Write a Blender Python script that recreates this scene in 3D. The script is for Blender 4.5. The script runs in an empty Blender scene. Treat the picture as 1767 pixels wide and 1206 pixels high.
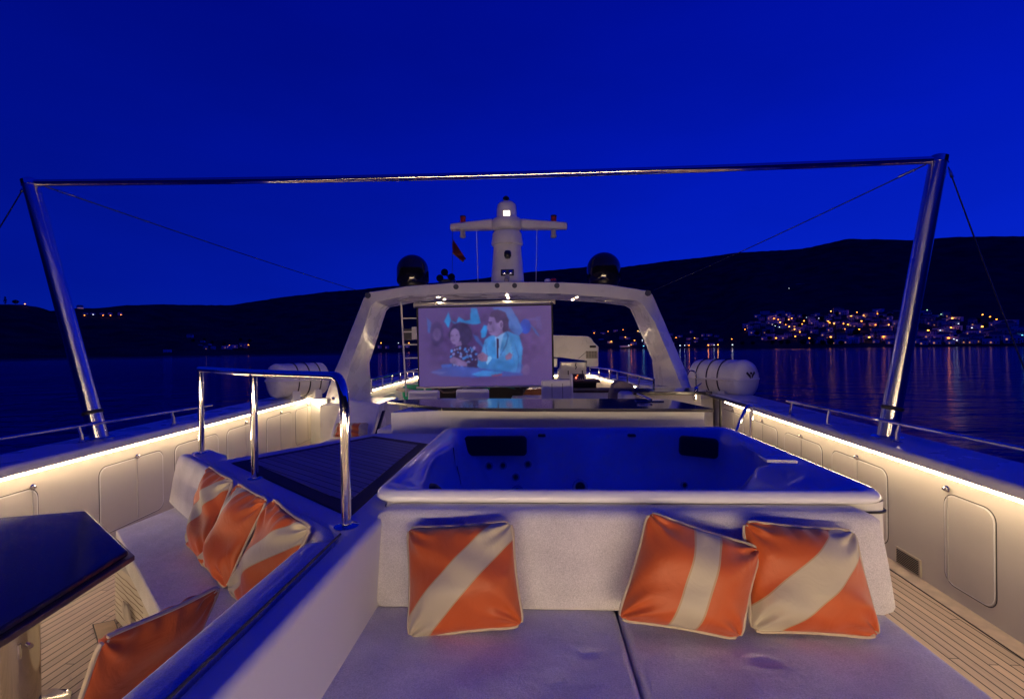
import bpy, bmesh, math, random
import numpy as np
from mathutils import Vector, Matrix
R_ = math.radians
random.seed(7)
C = bpy.context.scene.collection
sc = bpy.context.scene

# ------------------------------------------------------------------ camera
FPX, CX, CY, EYE = 785.0, 883.5, 603.0, 1.64          # focal length in photo pixels, photo centre, eye height above the deck
YAW, PIT, ROLL = R_(3.0), math.atan(3 / 785.0), 0.013
_f = Vector((-math.sin(YAW), math.cos(YAW), 0)); _r = Vector((math.cos(YAW), math.sin(YAW), 0)); _z = Vector((0, 0, 1))
FW = _f * math.cos(PIT) - _z * math.sin(PIT)
_u = _z * math.cos(PIT) + _f * math.sin(PIT)
UP = _u * math.cos(ROLL) + _r * math.sin(ROLL)
RT = _r * math.cos(ROLL) - _u * math.sin(ROLL)
EYEP = Vector((0, 0, EYE))
cd = bpy.data.cameras.new('camera'); cam = bpy.data.objects.new('camera', cd); C.objects.link(cam)
cd.sensor_width = 36; cd.lens = FPX / 1767 * 36; cd.clip_start = 0.05; cd.clip_end = 20000
cam.matrix_world = Matrix(((RT.x, UP.x, -FW.x, 0), (RT.y, UP.y, -FW.y, 0), (RT.z, UP.z, -FW.z, EYE), (0, 0, 0, 1)))
sc.camera = cam

def ray(px, py): return FW + RT * ((px - CX) / FPX) - UP * ((py - CY) / FPX)
def P(px, py, X=None, Y=None, Z=None):
    """world point seen at a photo pixel, on a plane of known x, y or z"""
    d = ray(px, py)
    t = (Z - EYE) / d.z if Z is not None else (Y / d.y if Y is not None else X / d.x)
    return EYEP + d * t

# ------------------------------------------------------------------ world: late dusk, deep blue sky brighter to the right
w = bpy.data.worlds.new("World"); sc.world = w; w.use_nodes = True
nt = w.node_tree; N = nt.nodes; L = nt.links; bg = N['Background']
tc = N.new('ShaderNodeTexCoord'); sep = N.new('ShaderNodeSeparateXYZ'); L.new(tc.outputs['Generated'], sep.inputs[0])
rampz = N.new('ShaderNodeValToRGB'); L.new(sep.outputs['Z'], rampz.inputs[0])
e = rampz.color_ramp.elements
e[0].position = 0.0; e[0].color = (0.0012, 0.0185, 0.45, 1)
e[1].position = 0.75; e[1].color = (0.0, 0.0022, 0.21, 1)
for pos, col in ((0.12, (0.0004, 0.0105, 0.42, 1)), (0.35, (0.0, 0.0060, 0.35, 1)), (0.55, (0.0, 0.0035, 0.26, 1))):
    k = e.new(pos); k.color = col
mx = N.new('ShaderNodeMapRange'); L.new(sep.outputs['X'], mx.inputs[0])
mx.inputs[1].default_value = -0.9; mx.inputs[2].default_value = 0.8; mx.inputs[3].default_value = 0.55; mx.inputs[4].default_value = 1.30
my = N.new('ShaderNodeMapRange'); L.new(sep.outputs['Y'], my.inputs[0])
my.inputs[1].default_value = -0.7; my.inputs[2].default_value = 0.5; my.inputs[3].default_value = 1.0; my.inputs[4].default_value = 1.12
mm_ = N.new('ShaderNodeMath'); mm_.operation = 'MULTIPLY'; L.new(mx.outputs[0], mm_.inputs[0]); L.new(my.outputs[0], mm_.inputs[1])
vm = N.new('ShaderNodeVectorMath'); vm.operation = 'SCALE'; L.new(rampz.outputs[0], vm.inputs[0]); L.new(mm_.outputs[0], vm.inputs['Scale'])
sky = N.new('ShaderNodeTexSky'); sky.sky_type = 'NISHITA'; sky.sun_disc = False
sky.sun_elevation = R_(-4); sky.sun_rotation = R_(60)
sk2 = N.new('ShaderNodeVectorMath'); sk2.operation = 'MULTIPLY'; L.new(sky.outputs[0], sk2.inputs[0]); sk2.inputs[1].default_value = (0.004, 0.02, 0.1)
cl = N.new('ShaderNodeTexNoise'); cl.inputs['Scale'].default_value = 2.2; cl.inputs['Detail'].default_value = 4; cm = N.new('ShaderNodeMapping'); cm.inputs['Scale'].default_value = (1, 1, 3.2); L.new(tc.outputs['Generated'], cm.inputs[0]); L.new(cm.outputs[0], cl.inputs['Vector'])
cr = N.new('ShaderNodeMapRange'); L.new(cl.outputs['Fac'], cr.inputs[0]); cr.inputs[1].default_value = .3; cr.inputs[2].default_value = .7; cr.inputs[3].default_value = .93; cr.inputs[4].default_value = 1.08
vm0 = vm; vm = N.new('ShaderNodeVectorMath'); vm.operation = 'SCALE'; L.new(vm0.outputs[0], vm.inputs[0]); L.new(cr.outputs[0], vm.inputs['Scale'])
ad = N.new('ShaderNodeVectorMath'); ad.operation = 'ADD'; L.new(vm.outputs[0], ad.inputs[0]); L.new(sk2.outputs[0], ad.inputs[1])
L.new(ad.outputs[0], bg.inputs[0]); bg.inputs[1].default_value = 1.0
sc.view_settings.view_transform = 'Standard'; sc.view_settings.look = 'None'; sc.view_settings.exposure = 0.0; sc.view_settings.gamma = 1
sc.cycles.use_denoising = True
sc.cycles.sample_clamp_indirect = 4.0
sc.cycles.max_bounces = 6; sc.cycles.diffuse_bounces = 3; sc.cycles.glossy_bounces = 4
sc.cycles.use_light_tree = True
# no sun: it is long set.  The lamps below (LED strips under the bulwark caps, arch downlights, town lamps) are the light.
STRIP_COL = (1.0, 0.735, 0.45); STRIP_POWER = 39.0
DOWN_POWER = 480.0

# ------------------------------------------------------------------ materials
def lin(c): return tuple((v / 255 / 12.92) if v / 255 <= 0.04045 else ((v / 255 + 0.055) / 1.055) ** 2.4 for v in c)
MATS = {}
def mat(name, col, rough=0.5, metal=0.0, spec=0.5, coat=0.0, bump=0.0, bscale=40.0, var=0.0, vscale=8.0, emis=None, estr=0.0, sheen=0.0, trans=0.0):
    if name in MATS: return MATS[name]
    m = bpy.data.materials.new(name); m.use_nodes = True; t = m.node_tree; b = t.nodes['Principled BSDF']
    b.inputs['Base Color'].default_value = (*col, 1); b.inputs['Roughness'].default_value = rough; b.inputs['Metallic'].default_value = metal
    b.inputs['Specular IOR Level'].default_value = spec; b.inputs['Coat Weight'].default_value = coat; b.inputs['Coat Roughness'].default_value = 0.08
    b.inputs['Sheen Weight'].default_value = sheen
    if emis: b.inputs['Emission Color'].default_value = (*emis, 1); b.inputs['Emission Strength'].default_value = estr
    tcn = t.nodes.new('ShaderNodeTexCoord')
    if var:
        n = t.nodes.new('ShaderNodeTexNoise'); n.inputs['Scale'].default_value = vscale; n.inputs['Detail'].default_value = 6; t.links.new(tcn.outputs['Object'], n.inputs['Vector'])
        mr = t.nodes.new('ShaderNodeMapRange'); t.links.new(n.outputs['Fac'], mr.inputs[0]); mr.inputs[1].default_value = 0.3; mr.inputs[2].default_value = 0.7
        mr.inputs[3].default_value = 1 - var; mr.inputs[4].default_value = 1 + var
        s = t.nodes.new('ShaderNodeVectorMath'); s.operation = 'SCALE'; s.inputs[0].default_value = col; t.links.new(mr.outputs[0], s.inputs['Scale']); t.links.new(s.outputs[0], b.inputs['Base Color'])
        r2 = t.nodes.new('ShaderNodeMapRange'); t.links.new(n.outputs['Fac'], r2.inputs[0]); r2.inputs[3].default_value = max(0.02, rough * 0.75); r2.inputs[4].default_value = min(1, rough * 1.25)
        t.links.new(r2.outputs[0], b.inputs['Roughness'])
    if bump:
        n = t.nodes.new('ShaderNodeTexNoise'); n.inputs['Scale'].default_value = bscale; n.inputs['Detail'].default_value = 4; t.links.new(tcn.outputs['Object'], n.inputs['Vector'])
        bm = t.nodes.new('ShaderNodeBump'); bm.inputs['Strength'].default_value = bump; bm.inputs['Distance'].default_value = 0.004
        t.links.new(n.outputs['Fac'], bm.inputs['Height']); t.links.new(bm.outputs['Normal'], b.inputs['Normal'])
    MATS[name] = m; return m

M_gel = mat('white gelcoat', (0.78, 0.77, 0.74), 0.28, coat=0.3, var=0.03, vscale=3)
M_coam = mat('coaming gelcoat', (0.78, 0.77, 0.74), 0.45, bump=.04, bscale=30)
M_wall = mat('cream gelcoat wall', (0.58, 0.545, 0.48), 0.36, coat=0.15, var=0.04, vscale=2.2)
M_chrome = mat('polished steel', (0.80, 0.79, 0.77), 0.07, metal=1.0, var=0.03, vscale=20)
M_dark = mat('black rubber', (0.012, 0.012, 0.014), 0.55, bump=0.2, bscale=200)
M_gloss = mat('black gloss radome', (0.008, 0.008, 0.010), 0.10, coat=0.6, var=0.1)
M_fab2 = mat('white leatherette', (0.80, 0.78, 0.77), 0.55, bump=0.25, bscale=120, var=0.05)
M_darkmetal = mat('dark anodised metal', (0.03, 0.03, 0.035), 0.35, metal=0.6, var=0.1)
M_strip = mat('warm led strip', (1, 1, 1), 0.5, emis=STRIP_COL, estr=STRIP_POWER)
M_down = mat('downlight lens', (1, 1, 1), 0.5, emis=(1.0, 0.70, 0.40), estr=DOWN_POWER)
M_granite = mat('dark polished granite', (0.035, 0.033, 0.036), 0.10, coat=0.3, var=0.35, vscale=90)
M_table = mat('dark lacquered table', (0.020, 0.022, 0.045), 0.13, spec=.35, var=0.06, vscale=9)
M_tub = mat('spa acrylic', (0.86, 0.87, 0.89), 0.10, coat=0.5, var=0.03, vscale=2)
M_red = mat('red plastic', (0.35, 0.02, 0.015), 0.35, var=0.1)
M_wood = mat('varnished wood', (0.42, 0.16, 0.04), 0.25, coat=0.4, var=0.25, vscale=5)
M_green = mat('green fabric hull', (0.008, 0.30, 0.16), 0.4, var=0.15)
M_blackcover = mat('black cover fabric', (0.018, 0.016, 0.014), 0.6, bump=0.3, bscale=60, var=0.2)
M_bronze = mat('brushed pedestal steel', (0.62, 0.58, 0.52), 0.14, metal=1.0, var=0.06, vscale=3)

def pole_steel():
    m = mat('drawn steel tube', (0.78, 0.76, 0.73), 0.22, metal=1.0); t = m.node_tree; b = t.nodes['Principled BSDF']
    b.inputs['Anisotropic'].default_value = 0.9; tg = t.nodes.new('ShaderNodeTangent'); tg.direction_type = 'RADIAL'; tg.axis = 'Z'; b.inputs['Anisotropic Rotation'].default_value = 0.25; t.links.new(tg.outputs[0], b.inputs['Tangent'])
    return m
M_pole = pole_steel()
def fabric(name, col, grain=0.42):
    m = bpy.data.materials.new(name); m.use_nodes = True; t = m.node_tree; b = t.nodes['Principled BSDF']
    b.inputs['Roughness'].default_value = 0.9; b.inputs['Sheen Weight'].default_value = 0.25; b.inputs['Specular IOR Level'].default_value = 0.15
    tcn = t.nodes.new('ShaderNodeTexCoord'); O = tcn.outputs['Object']
    n1 = t.nodes.new('ShaderNodeTexNoise'); n1.inputs['Scale'].default_value = 190; n1.inputs['Detail'].default_value = 5; n1.inputs['Roughness'].default_value = 0.7; t.links.new(O, n1.inputs['Vector'])
    n2 = t.nodes.new('ShaderNodeTexNoise'); n2.inputs['Scale'].default_value = 5; n2.inputs['Detail'].default_value = 5; t.links.new(O, n2.inputs['Vector'])
    a = t.nodes.new('ShaderNodeMath'); a.operation = 'MULTIPLY_ADD'; t.links.new(n2.outputs['Fac'], a.inputs[0]); a.inputs[1].default_value = 0.45; t.links.new(n1.outputs['Fac'], a.inputs[2])
    mr = t.nodes.new('ShaderNodeMapRange'); t.links.new(a.outputs[0], mr.inputs[0]); mr.inputs[1].default_value = 0.4; mr.inputs[2].default_value = 1.05; mr.inputs[3].default_value = 1 - grain; mr.inputs[4].default_value = 1 + grain
    s = t.nodes.new('ShaderNodeVectorMath'); s.operation = 'SCALE'; s.inputs[0].default_value = col; t.links.new(mr.outputs[0], s.inputs['Scale']); t.links.new(s.outputs[0], b.inputs['Base Color'])
    b1 = t.nodes.new('ShaderNodeBump'); b1.inputs['Strength'].default_value = 0.5; b1.inputs['Distance'].default_value = 0.003; t.links.new(n1.outputs['Fac'], b1.inputs['Height'])
    b2 = t.nodes.new('ShaderNodeBump'); b2.inputs['Strength'].default_value = 0.45; b2.inputs['Distance'].default_value = 0.03; t.links.new(n2.outputs['Fac'], b2.inputs['Height'])
    t.links.new(b1.outputs['Normal'], b2.inputs['Normal']); t.links.new(b2.outputs['Normal'], b.inputs['Normal'])
    return m
M_fab = fabric('pale towelling fabric', (0.72, 0.70, 0.69))

def teak(name, base, ang, pitch, caulk=0.09, rough=0.55, length=1.9):
    """planked teak: caulk lines, butt joints, per-plank tone and grain along the plank"""
    m = bpy.data.materials.new(name); m.use_nodes = True; t = m.node_tree; b = t.nodes['Principled BSDF']; b.inputs['Roughness'].default_value = rough
    nn = t.nodes.new; lk = t.links.new
    tcn = nn('ShaderNodeTexCoord'); mp = nn('ShaderNodeMapping'); mp.inputs['Rotation'].default_value = (0, 0, ang); lk(tcn.outputs['Object'], mp.inputs[0])
    sp = nn('ShaderNodeSeparateXYZ'); lk(mp.outputs[0], sp.inputs[0])
    def mth(op, a, bv=None, c=None):
        q = nn('ShaderNodeMath'); q.operation = op
        for i, v in enumerate((a, bv, c)):
            if v is None: continue
            if isinstance(v, (int, float)): q.inputs[i].default_value = v
            else: lk(v, q.inputs[i])
        return q.outputs[0]
    u = mth('DIVIDE', sp.outputs['X'], pitch); fu = mth('FRACT', u); iu = mth('FLOOR', u)
    line = mth('LESS_THAN', fu, caulk)
    wn = nn('ShaderNodeTexWhiteNoise'); wn.noise_dimensions = '1D'; lk(iu, wn.inputs['W'])
    yv = mth('DIVIDE', sp.outputs['Y'], length); ys = mth('ADD', yv, mth('MULTIPLY', wn.outputs['Value'], 7.3)); fy = mth('FRACT', ys); iy = mth('FLOOR', ys)
    butt = mth('LESS_THAN', fy, 0.0022 / length * 2)
    blk = mth('MAXIMUM', line, butt)
    w2 = nn('ShaderNodeTexWhiteNoise'); w2.noise_dimensions = '2D'; cb = nn('ShaderNodeCombineXYZ'); lk(iu, cb.inputs[0]); lk(iy, cb.inputs[1]); lk(cb.outputs[0], w2.inputs['Vector'])
    m2 = nn('ShaderNodeMapping'); m2.inputs['Scale'].default_value = (110, 3.5, 1); lk(mp.outputs[0], m2.inputs[0])
    gn = nn('ShaderNodeTexNoise'); gn.inputs['Scale'].default_value = 1.0; gn.inputs['Detail'].default_value = 5; lk(m2.outputs[0], gn.inputs['Vector'])
    tone = mth('ADD', mth('MULTIPLY_ADD', w2.outputs['Value'], 0.28, 0.62), mth('MULTIPLY', gn.outputs['Fac'], 0.5))
    tone = mth('MULTIPLY', tone, mth('SUBTRACT', 1.0, mth('MULTIPLY', blk, 0.92)))
    s = nn('ShaderNodeVectorMath'); s.operation = 'SCALE'; s.inputs[0].default_value = base; lk(tone, s.inputs['Scale']); lk(s.outputs[0], b.inputs['Base Color'])
    bm = nn('ShaderNodeBump'); bm.inputs['Strength'].default_value = 0.35; bm.inputs['Distance'].default_value = 0.004; lk(mth('SUBTRACT', gn.outputs['Fac'], blk), bm.inputs['Height']); lk(bm.outputs['Normal'], b.inputs['Normal'])
    return m
M_deck = teak('weathered teak deck', (0.60, 0.47, 0.345), 0.0, 0.052, caulk=.14)
M_teakp = teak('dark oiled teak panel', (0.34, 0.28, 0.27), R_(125) , 0.062, caulk=0.12, rough=0.5)
M_teakborder = mat('dark teak margin board', (0.075, 0.05, 0.038), 0.6, spec=.25, var=0.25, vscale=14, bump=0.2, bscale=60)
M_teakplain = mat('plain teak board', (0.40, 0.27, 0.15), 0.5, var=0.2, vscale=14, bump=0.2, bscale=60)

def pillow_mat(name, stripe, rep_=None):
    """orange satin with a cream stripe a*u+b*v in [lo,hi] and a thin seam each side (u, v from the mesh's own UV)"""
    a, bb, lo, hi = stripe
    m = bpy.data.materials.new(name); m.use_nodes = True; t = m.node_tree; b = t.nodes['Principled BSDF']; nn = t.nodes.new; lk = t.links.new
    uv = nn('ShaderNodeUVMap'); uv.uv_map = 'UVMap'; sp = nn('ShaderNodeSeparateXYZ'); lk(uv.outputs[0], sp.inputs[0])
    def mth(op, x, y=None, z=None):
        q = nn('ShaderNodeMath'); q.operation = op
        for i, v in enumerate((x, y, z)):
            if v is None: continue
            if isinstance(v, (int, float)): q.inputs[i].default_value = v
            else: lk(v, q.inputs[i])
        return q.outputs[0]
    s = mth('ADD', mth('MULTIPLY', sp.outputs[0], a), mth('MULTIPLY', sp.outputs[1], bb))
    if rep_: s = mth('FRACT', mth('MULTIPLY_ADD', s, rep_[0], rep_[1]))
    ins = mth('MULTIPLY', mth('GREATER_THAN', s, lo), mth('LESS_THAN', s, hi))
    d1 = mth('ABSOLUTE', mth('SUBTRACT', s, lo)); d2 = mth('ABSOLUTE', mth('SUBTRACT', s, hi)); seam = mth('LESS_THAN', mth('MINIMUM', d1, d2), 0.008)
    mixc = nn('ShaderNodeMix'); mixc.data_type = 'RGBA'; lk(ins, mixc.inputs[0]); mixc.inputs[6].default_value = (0.52, 0.095, 0.013, 1); mixc.inputs[7].default_value = (0.52, 0.465, 0.33, 1)
    mix2 = nn('ShaderNodeMix'); mix2.data_type = 'RGBA'; lk(seam, mix2.inputs[0]); lk(mixc.outputs[2], mix2.inputs[6]); mix2.inputs[7].default_value = (0.46, 0.32, 0.17, 1)
    lk(mix2.outputs[2], b.inputs['Base Color']); b.inputs['Roughness'].default_value = 0.50; b.inputs['Sheen Weight'].default_value = 0.2; b.inputs['Specular IOR Level'].default_value = 0.45
    tcn = nn('ShaderNodeTexCoord'); n = nn('ShaderNodeTexNoise'); n.inputs['Scale'].default_value = 450; lk(tcn.outputs['Object'], n.inputs['Vector'])
    bm = nn('ShaderNodeBump'); bm.inputs['Strength'].default_value = 0.12; bm.inputs['Distance'].default_value = 0.001; lk(mth('SUBTRACT', n.outputs['Fac'], mth('MULTIPLY', seam, 2.0)), bm.inputs['Height']); n3 = nn('ShaderNodeTexNoise'); n3.inputs['Scale'].default_value = 9; n3.inputs['Detail'].default_value = 3; n3.inputs['Distortion'].default_value = 1.2; lk(tcn.outputs['Object'], n3.inputs['Vector'])
    b3 = nn('ShaderNodeBump'); b3.inputs['Strength'].default_value = 0.45; b3.inputs['Distance'].default_value = 0.012; lk(n3.outputs['Fac'], b3.inputs['Height']); lk(bm.outputs['Normal'], b3.inputs['Normal']); lk(b3.outputs['Normal'], b.inputs['Normal'])
    return m
M_piping = mat('cream piping', (0.55, 0.46, 0.32), 0.5, var=0.08, vscale=60)

# ------------------------------------------------------------------ mesh helpers (all take world coordinates)
def NB(): return bmesh.new()
def box(bm, c, s, rz=0.0, rx=0.0, ry=0.0):
    m = Matrix.Translation(c) @ Matrix.Rotation(rz, 4, 'Z') @ Matrix.Rotation(ry, 4, 'Y') @ Matrix.Rotation(rx, 4, 'X') @ Matrix.Diagonal((s[0], s[1], s[2], 1))
    return bmesh.ops.create_cube(bm, size=1, matrix=m)['verts']
def prism(bm, poly, z0, z1):
    """poly: (x,y) list counter-clockwise or not; z0/z1 numbers or per-vertex lists"""
    n = len(poly); a = 0.5 * sum(poly[i][0] * poly[(i + 1) % n][1] - poly[(i + 1) % n][0] * poly[i][1] for i in range(n))
    z0l = list(z0) if hasattr(z0, '__len__') else [z0] * n; z1l = list(z1) if hasattr(z1, '__len__') else [z1] * n
    if a < 0: poly = poly[::-1]; z0l = z0l[::-1]; z1l = z1l[::-1]
    lo = [bm.verts.new((p[0], p[1], z0l[i])) for i, p in enumerate(poly)]; hi = [bm.verts.new((p[0], p[1], z1l[i])) for i, p in enumerate(poly)]
    bm.faces.new(hi); bm.faces.new(lo[::-1])
    for i in range(n): bm.faces.new((lo[i], lo[(i + 1) % n], hi[(i + 1) % n], hi[i]))
def slab(bm, pts, thick):
    """polygon of world points (planar-ish) given thickness along -thick vector"""
    t = Vector(thick); a = [bm.verts.new(p) for p in pts]; b = [bm.verts.new(Vector(p) + t) for p in pts]; n = len(a)
    bm.faces.new(a); bm.faces.new(b[::-1])
    for i in range(n): bm.faces.new((a[i], b[i], b[(i + 1) % n], a[(i + 1) % n]))
def tube(bm, pts, r, n=10, closed=False, cap=True, r1=None):
    pts = [Vector(p) for p in pts]; m = len(pts); rings = []
    prevn = None
    for i, p in enumerate(pts):
        if closed: t = (pts[(i + 1) % m] - pts[i - 1])
        else: t = (pts[min(i + 1, m - 1)] - pts[max(i - 1, 0)])
        t.normalize()
        if prevn is None:
            a = Vector((0, 0, 1)) if abs(t.z) < 0.9 else Vector((1, 0, 0)); nrm = (a - t * a.dot(t)).normalized()
        else:
            nrm = prevn - t * prevn.dot(t)
            nrm = nrm.normalized() if nrm.length > 1e-6 else prevn
        prevn = nrm; bn = t.cross(nrm)
        rr = r if r1 is None else r + (r1 - r) * i / max(1, m - 1)
        rings.append([bm.verts.new(p + (nrm * math.cos(2 * math.pi * k / n) + bn * math.sin(2 * math.pi * k / n)) * rr) for k in range(n)])
    for i in range(m if closed else m - 1):
        A, B = rings[i], rings[(i + 1) % m]
        for k in range(n): bm.faces.new((A[k], A[(k + 1) % n], B[(k + 1) % n], B[k]))
    if cap and not closed:
        bm.faces.new(rings[0][::-1]); bm.faces.new(rings[-1])
def arc(p0, p1, p2, n=6, t=0.5):
    """rounded corner polyline p0->p1->p2, starting t of the way"""
    p0, p1, p2 = Vector(p0), Vector(p1), Vector(p2)
    a = p1 + (p0 - p1) * t; c = p1 + (p2 - p1) * t
    return [(a * (1 - s) ** 2 + p1 * 2 * s * (1 - s) + c * s * s) for s in [i / n for i in range(n + 1)]]
def lathe(bm, c, prof, n=24, sx=1.0, sy=1.0, axis=None):
    """prof: (r, h) list; axis default +Z"""
    c = Vector(c); rot = Matrix.Identity(3)
    if axis is not None: rot = Vector((0, 0, 1)).rotation_difference(Vector(axis).normalized()).to_matrix()
    rings = []
    for r, h in prof:
        if r < 1e-5: rings.append([bm.verts.new(c + rot @ Vector((0, 0, h)))])
        else: rings.append([bm.verts.new(c + rot @ Vector((r * sx * math.cos(2 * math.pi * k / n), r * sy * math.sin(2 * math.pi * k / n), h))) for k in range(n)])
    for A, B in zip(rings, rings[1:]):
        for k in range(n):
            k2 = (k + 1) % n
            if len(A) == 1 and len(B) == 1: continue
            if len(A) == 1: bm.faces.new((A[0], B[k2], B[k]))
            elif len(B) == 1: bm.faces.new((A[k], A[k2], B[0]))
            else: bm.faces.new((A[k], A[k2], B[k2], B[k]))
    if len(rings[0]) > 1: bm.faces.new(rings[0][::-1])
    if len(rings[-1]) > 1: bm.faces.new(rings[-1])
def loft(bm, rings, closed=True, caps=False):
    V = [[bm.verts.new(p) for p in r] for r in rings]; n = len(V[0])
    for A, B in zip(V, V[1:]):
        for k in range(n if closed else n - 1): bm.faces.new((A[k], A[(k + 1) % n], B[(k + 1) % n], B[k]))
    if caps: bm.faces.new(V[0][::-1]); bm.faces.new(V[-1])
    return V
def disc(bm, c, r, axis, h=0.006, n=20): lathe(bm, c, [(r, 0), (r, h)], n, axis=axis)

def wloc(o):
    v = Vector((0, 0, 0))
    while o: v += o.location; o = o.parent
    return v
def obj(name, bm, m, parent=None, bevel=0.0, seg=2, smooth=True, angle=35, normals=True):
    if normals: bmesh.ops.recalc_face_normals(bm, faces=bm.faces)
    me = bpy.data.meshes.new(name)
    if parent is not None: off = wloc(parent)
    else:
        lo = [min(v.co[i] for v in bm.verts) for i in range(3)]; hi = [max(v.co[i] for v in bm.verts) for i in range(3)]
        off = Vector(((lo[0] + hi[0]) / 2, (lo[1] + hi[1]) / 2, lo[2]))
    bmesh.ops.translate(bm, verts=bm.verts, vec=-off)
    bm.to_mesh(me); bm.free()
    if smooth:
        me.polygons.foreach_set('use_smooth', [True] * len(me.polygons)); me.set_sharp_from_angle(angle=R_(angle))
    for mm in (m if isinstance(m, (list, tuple)) else [m]): me.materials.append(mm)
    o = bpy.data.objects.new(name, me); C.objects.link(o)
    if parent is not None: o.parent = parent
    else: o.location = off
    if bevel:
        b = o.modifiers.new('bevel', 'BEVEL'); b.width = bevel; b.segments = seg; b.limit_method = 'ANGLE'; b.angle_limit = R_(30)
        if smooth: b.harden_normals = True
    return o
def thing(name, label, cat, loc, group=None):
    o = bpy.data.objects.new(name, None); C.objects.link(o); o.location = loc; o.empty_display_size = 0.1
    o['label'] = label; o['category'] = cat
    if group: o['group'] = group
    return o
def tag(o, label, cat, group=None):
    o['label'] = label; o['category'] = cat
    if group: o['group'] = group
    return o
def struct(o): o['kind'] = 'structure'; return o

# ------------------------------------------------------------------ the setting: water, hills
WATER_Z = -5.0
def m_water():
    m = bpy.data.materials.new('sea water'); m.use_nodes = True; t = m.node_tree; b = t.nodes['Principled BSDF']; nn = t.nodes.new; lk = t.links.new
    b.inputs['Base Color'].default_value = (0.004, 0.026, 0.30, 1); b.inputs['Roughness'].default_value = 0.06; b.inputs['IOR'].default_value = 1.33
    tcn = nn('ShaderNodeTexCoord')
    mp = nn('ShaderNodeMapping'); mp.inputs['Scale'].default_value = (0.55, 1.2, 1); mp.inputs['Rotation'].default_value = (0, 0, R_(-25)); lk(tcn.outputs['Object'], mp.inputs[0])
    n1 = nn('ShaderNodeTexNoise'); n1.inputs['Scale'].default_value = 1.1; n1.inputs['Detail'].default_value = 5; n1.inputs['Distortion'].default_value = 0.6; lk(mp.outputs[0], n1.inputs['Vector'])
    n2 = nn('ShaderNodeTexNoise'); n2.inputs['Scale'].default_value = 0.05; n2.inputs['Detail'].default_value = 3; lk(mp.outputs[0], n2.inputs['Vector'])
    mr = nn('ShaderNodeMapRange'); lk(n2.outputs['Fac'], mr.inputs[0]); mr.inputs[1].default_value = 0.35; mr.inputs[2].default_value = 0.65; mr.inputs[3].default_value = 0.45; mr.inputs[4].default_value = 1.0
    mu = nn('ShaderNodeMath'); mu.operation = 'MULTIPLY'; lk(n1.outputs['Fac'], mu.inputs[0]); ln = nn('ShaderNodeVectorMath'); ln.operation = 'LENGTH'; lk(tcn.outputs['Object'], ln.inputs[0])
    lee = nn('ShaderNodeMapRange'); lk(ln.outputs['Value'], lee.inputs[0]); lee.inputs[1].default_value = 80; lee.inputs[2].default_value = 650; lee.inputs[3].default_value = 1.0; lee.inputs[4].default_value = 0.07
    m3 = nn('ShaderNodeMath'); m3.operation = 'MULTIPLY'; lk(mr.outputs[0], m3.inputs[0]); lk(lee.outputs[0], m3.inputs[1]); lk(m3.outputs[0], mu.inputs[1])
    n4 = nn('ShaderNodeTexNoise'); n4.inputs['Scale'].default_value = 0.20; n4.inputs['Detail'].default_value = 4; n4.inputs['Distortion'].default_value = 0.4; lk(mp.outputs[0], n4.inputs['Vector'])
    m5 = nn('ShaderNodeMath'); m5.operation = 'MULTIPLY'; lk(n4.outputs['Fac'], m5.inputs[0]); lk(lee.outputs[0], m5.inputs[1])
    mu0 = mu; mu = nn('ShaderNodeMath'); mu.operation = 'MULTIPLY_ADD'; lk(m5.outputs[0], mu.inputs[0]); mu.inputs[1].default_value = 3.0; lk(mu0.outputs[0], mu.inputs[2])
    bm = nn('ShaderNodeBump'); bm.inputs['Strength'].default_value = 1.0; bm.inputs['Distance'].default_value = 1.6; lk(mu.outputs[0], bm.inputs['Height']); lk(bm.outputs['Normal'], b.inputs['Normal'])
    return m
bm = NB(); bmesh.ops.create_grid(bm, x_segments=8, y_segments=8, size=6000, matrix=Matrix.Translation((0, 0, WATER_Z)))
struct(obj('water', bm, m_water(), smooth=False))

RIDGE = [(-700, 520), (-300, 515), (0, 525), (40, 525), (61, 529), (88, 536), (125, 532), (186, 530.6), (213, 526.6), (279, 524.5), (319, 526), (399, 526), (436, 520), (470, 515), (560, 503.5), (600, 501), (660, 495), (834, 480), (903, 470), (1012, 460), (1070, 461), (1160, 449), (1200, 445), (1273, 435.5), (1373, 430), (1400, 426), (1462, 411.5), (1538, 413), (1579, 414), (1607, 411), (1675, 408), (1767, 407), (2000, 402), (2300, 405), (2900, 440)]
# unseen mountains added behind the camera, ridge height set to hide the low sky
BACK = [(-3.15, .36), (-2.6, .33), (-2.2, .38), (-1.75, .30), (-1.45, .14)]
def az_of(px, py=600):
    d = ray(px, py); return math.atan2(d.x, d.y)
def el_of(px, py):
    d = ray(px, py); return d.z / math.hypot(d.x, d.y)
RA = [az_of(a, b) for a, b in RIDGE]; RE = [el_of(a, b) for a, b in RIDGE]
AZL, AZM, AZR = az_of(300), az_of(900), az_of(1500)
_ra = [a for a, _ in BACK] + [a for a in RA if -1.4 < a < 1.4] + [-a for a, _ in BACK[::-1]]; RE = [h for _, h in BACK] + [h for a, h in zip(RA, RE) if -1.4 < a < 1.4] + [h for _, h in BACK[::-1]]; RA = _ra
def lerp_tab(x, xs, ys):
    return float(np.interp(x, xs, ys))
def d_shore(az): return lerp_tab(az, [-1.2, az_of(0), az_of(640), az_of(1010), az_of(1250), az_of(1300), az_of(1767), 1.2], [1000, 960, 1000, 1250, 1150, 880, 900, 900])
def d_ridge(az): return lerp_tab(az, [-1.2, az_of(0), az_of(500), az_of(900), az_of(1400), 1.2], [1500, 1600, 2300, 2700, 2500, 2400])
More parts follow.
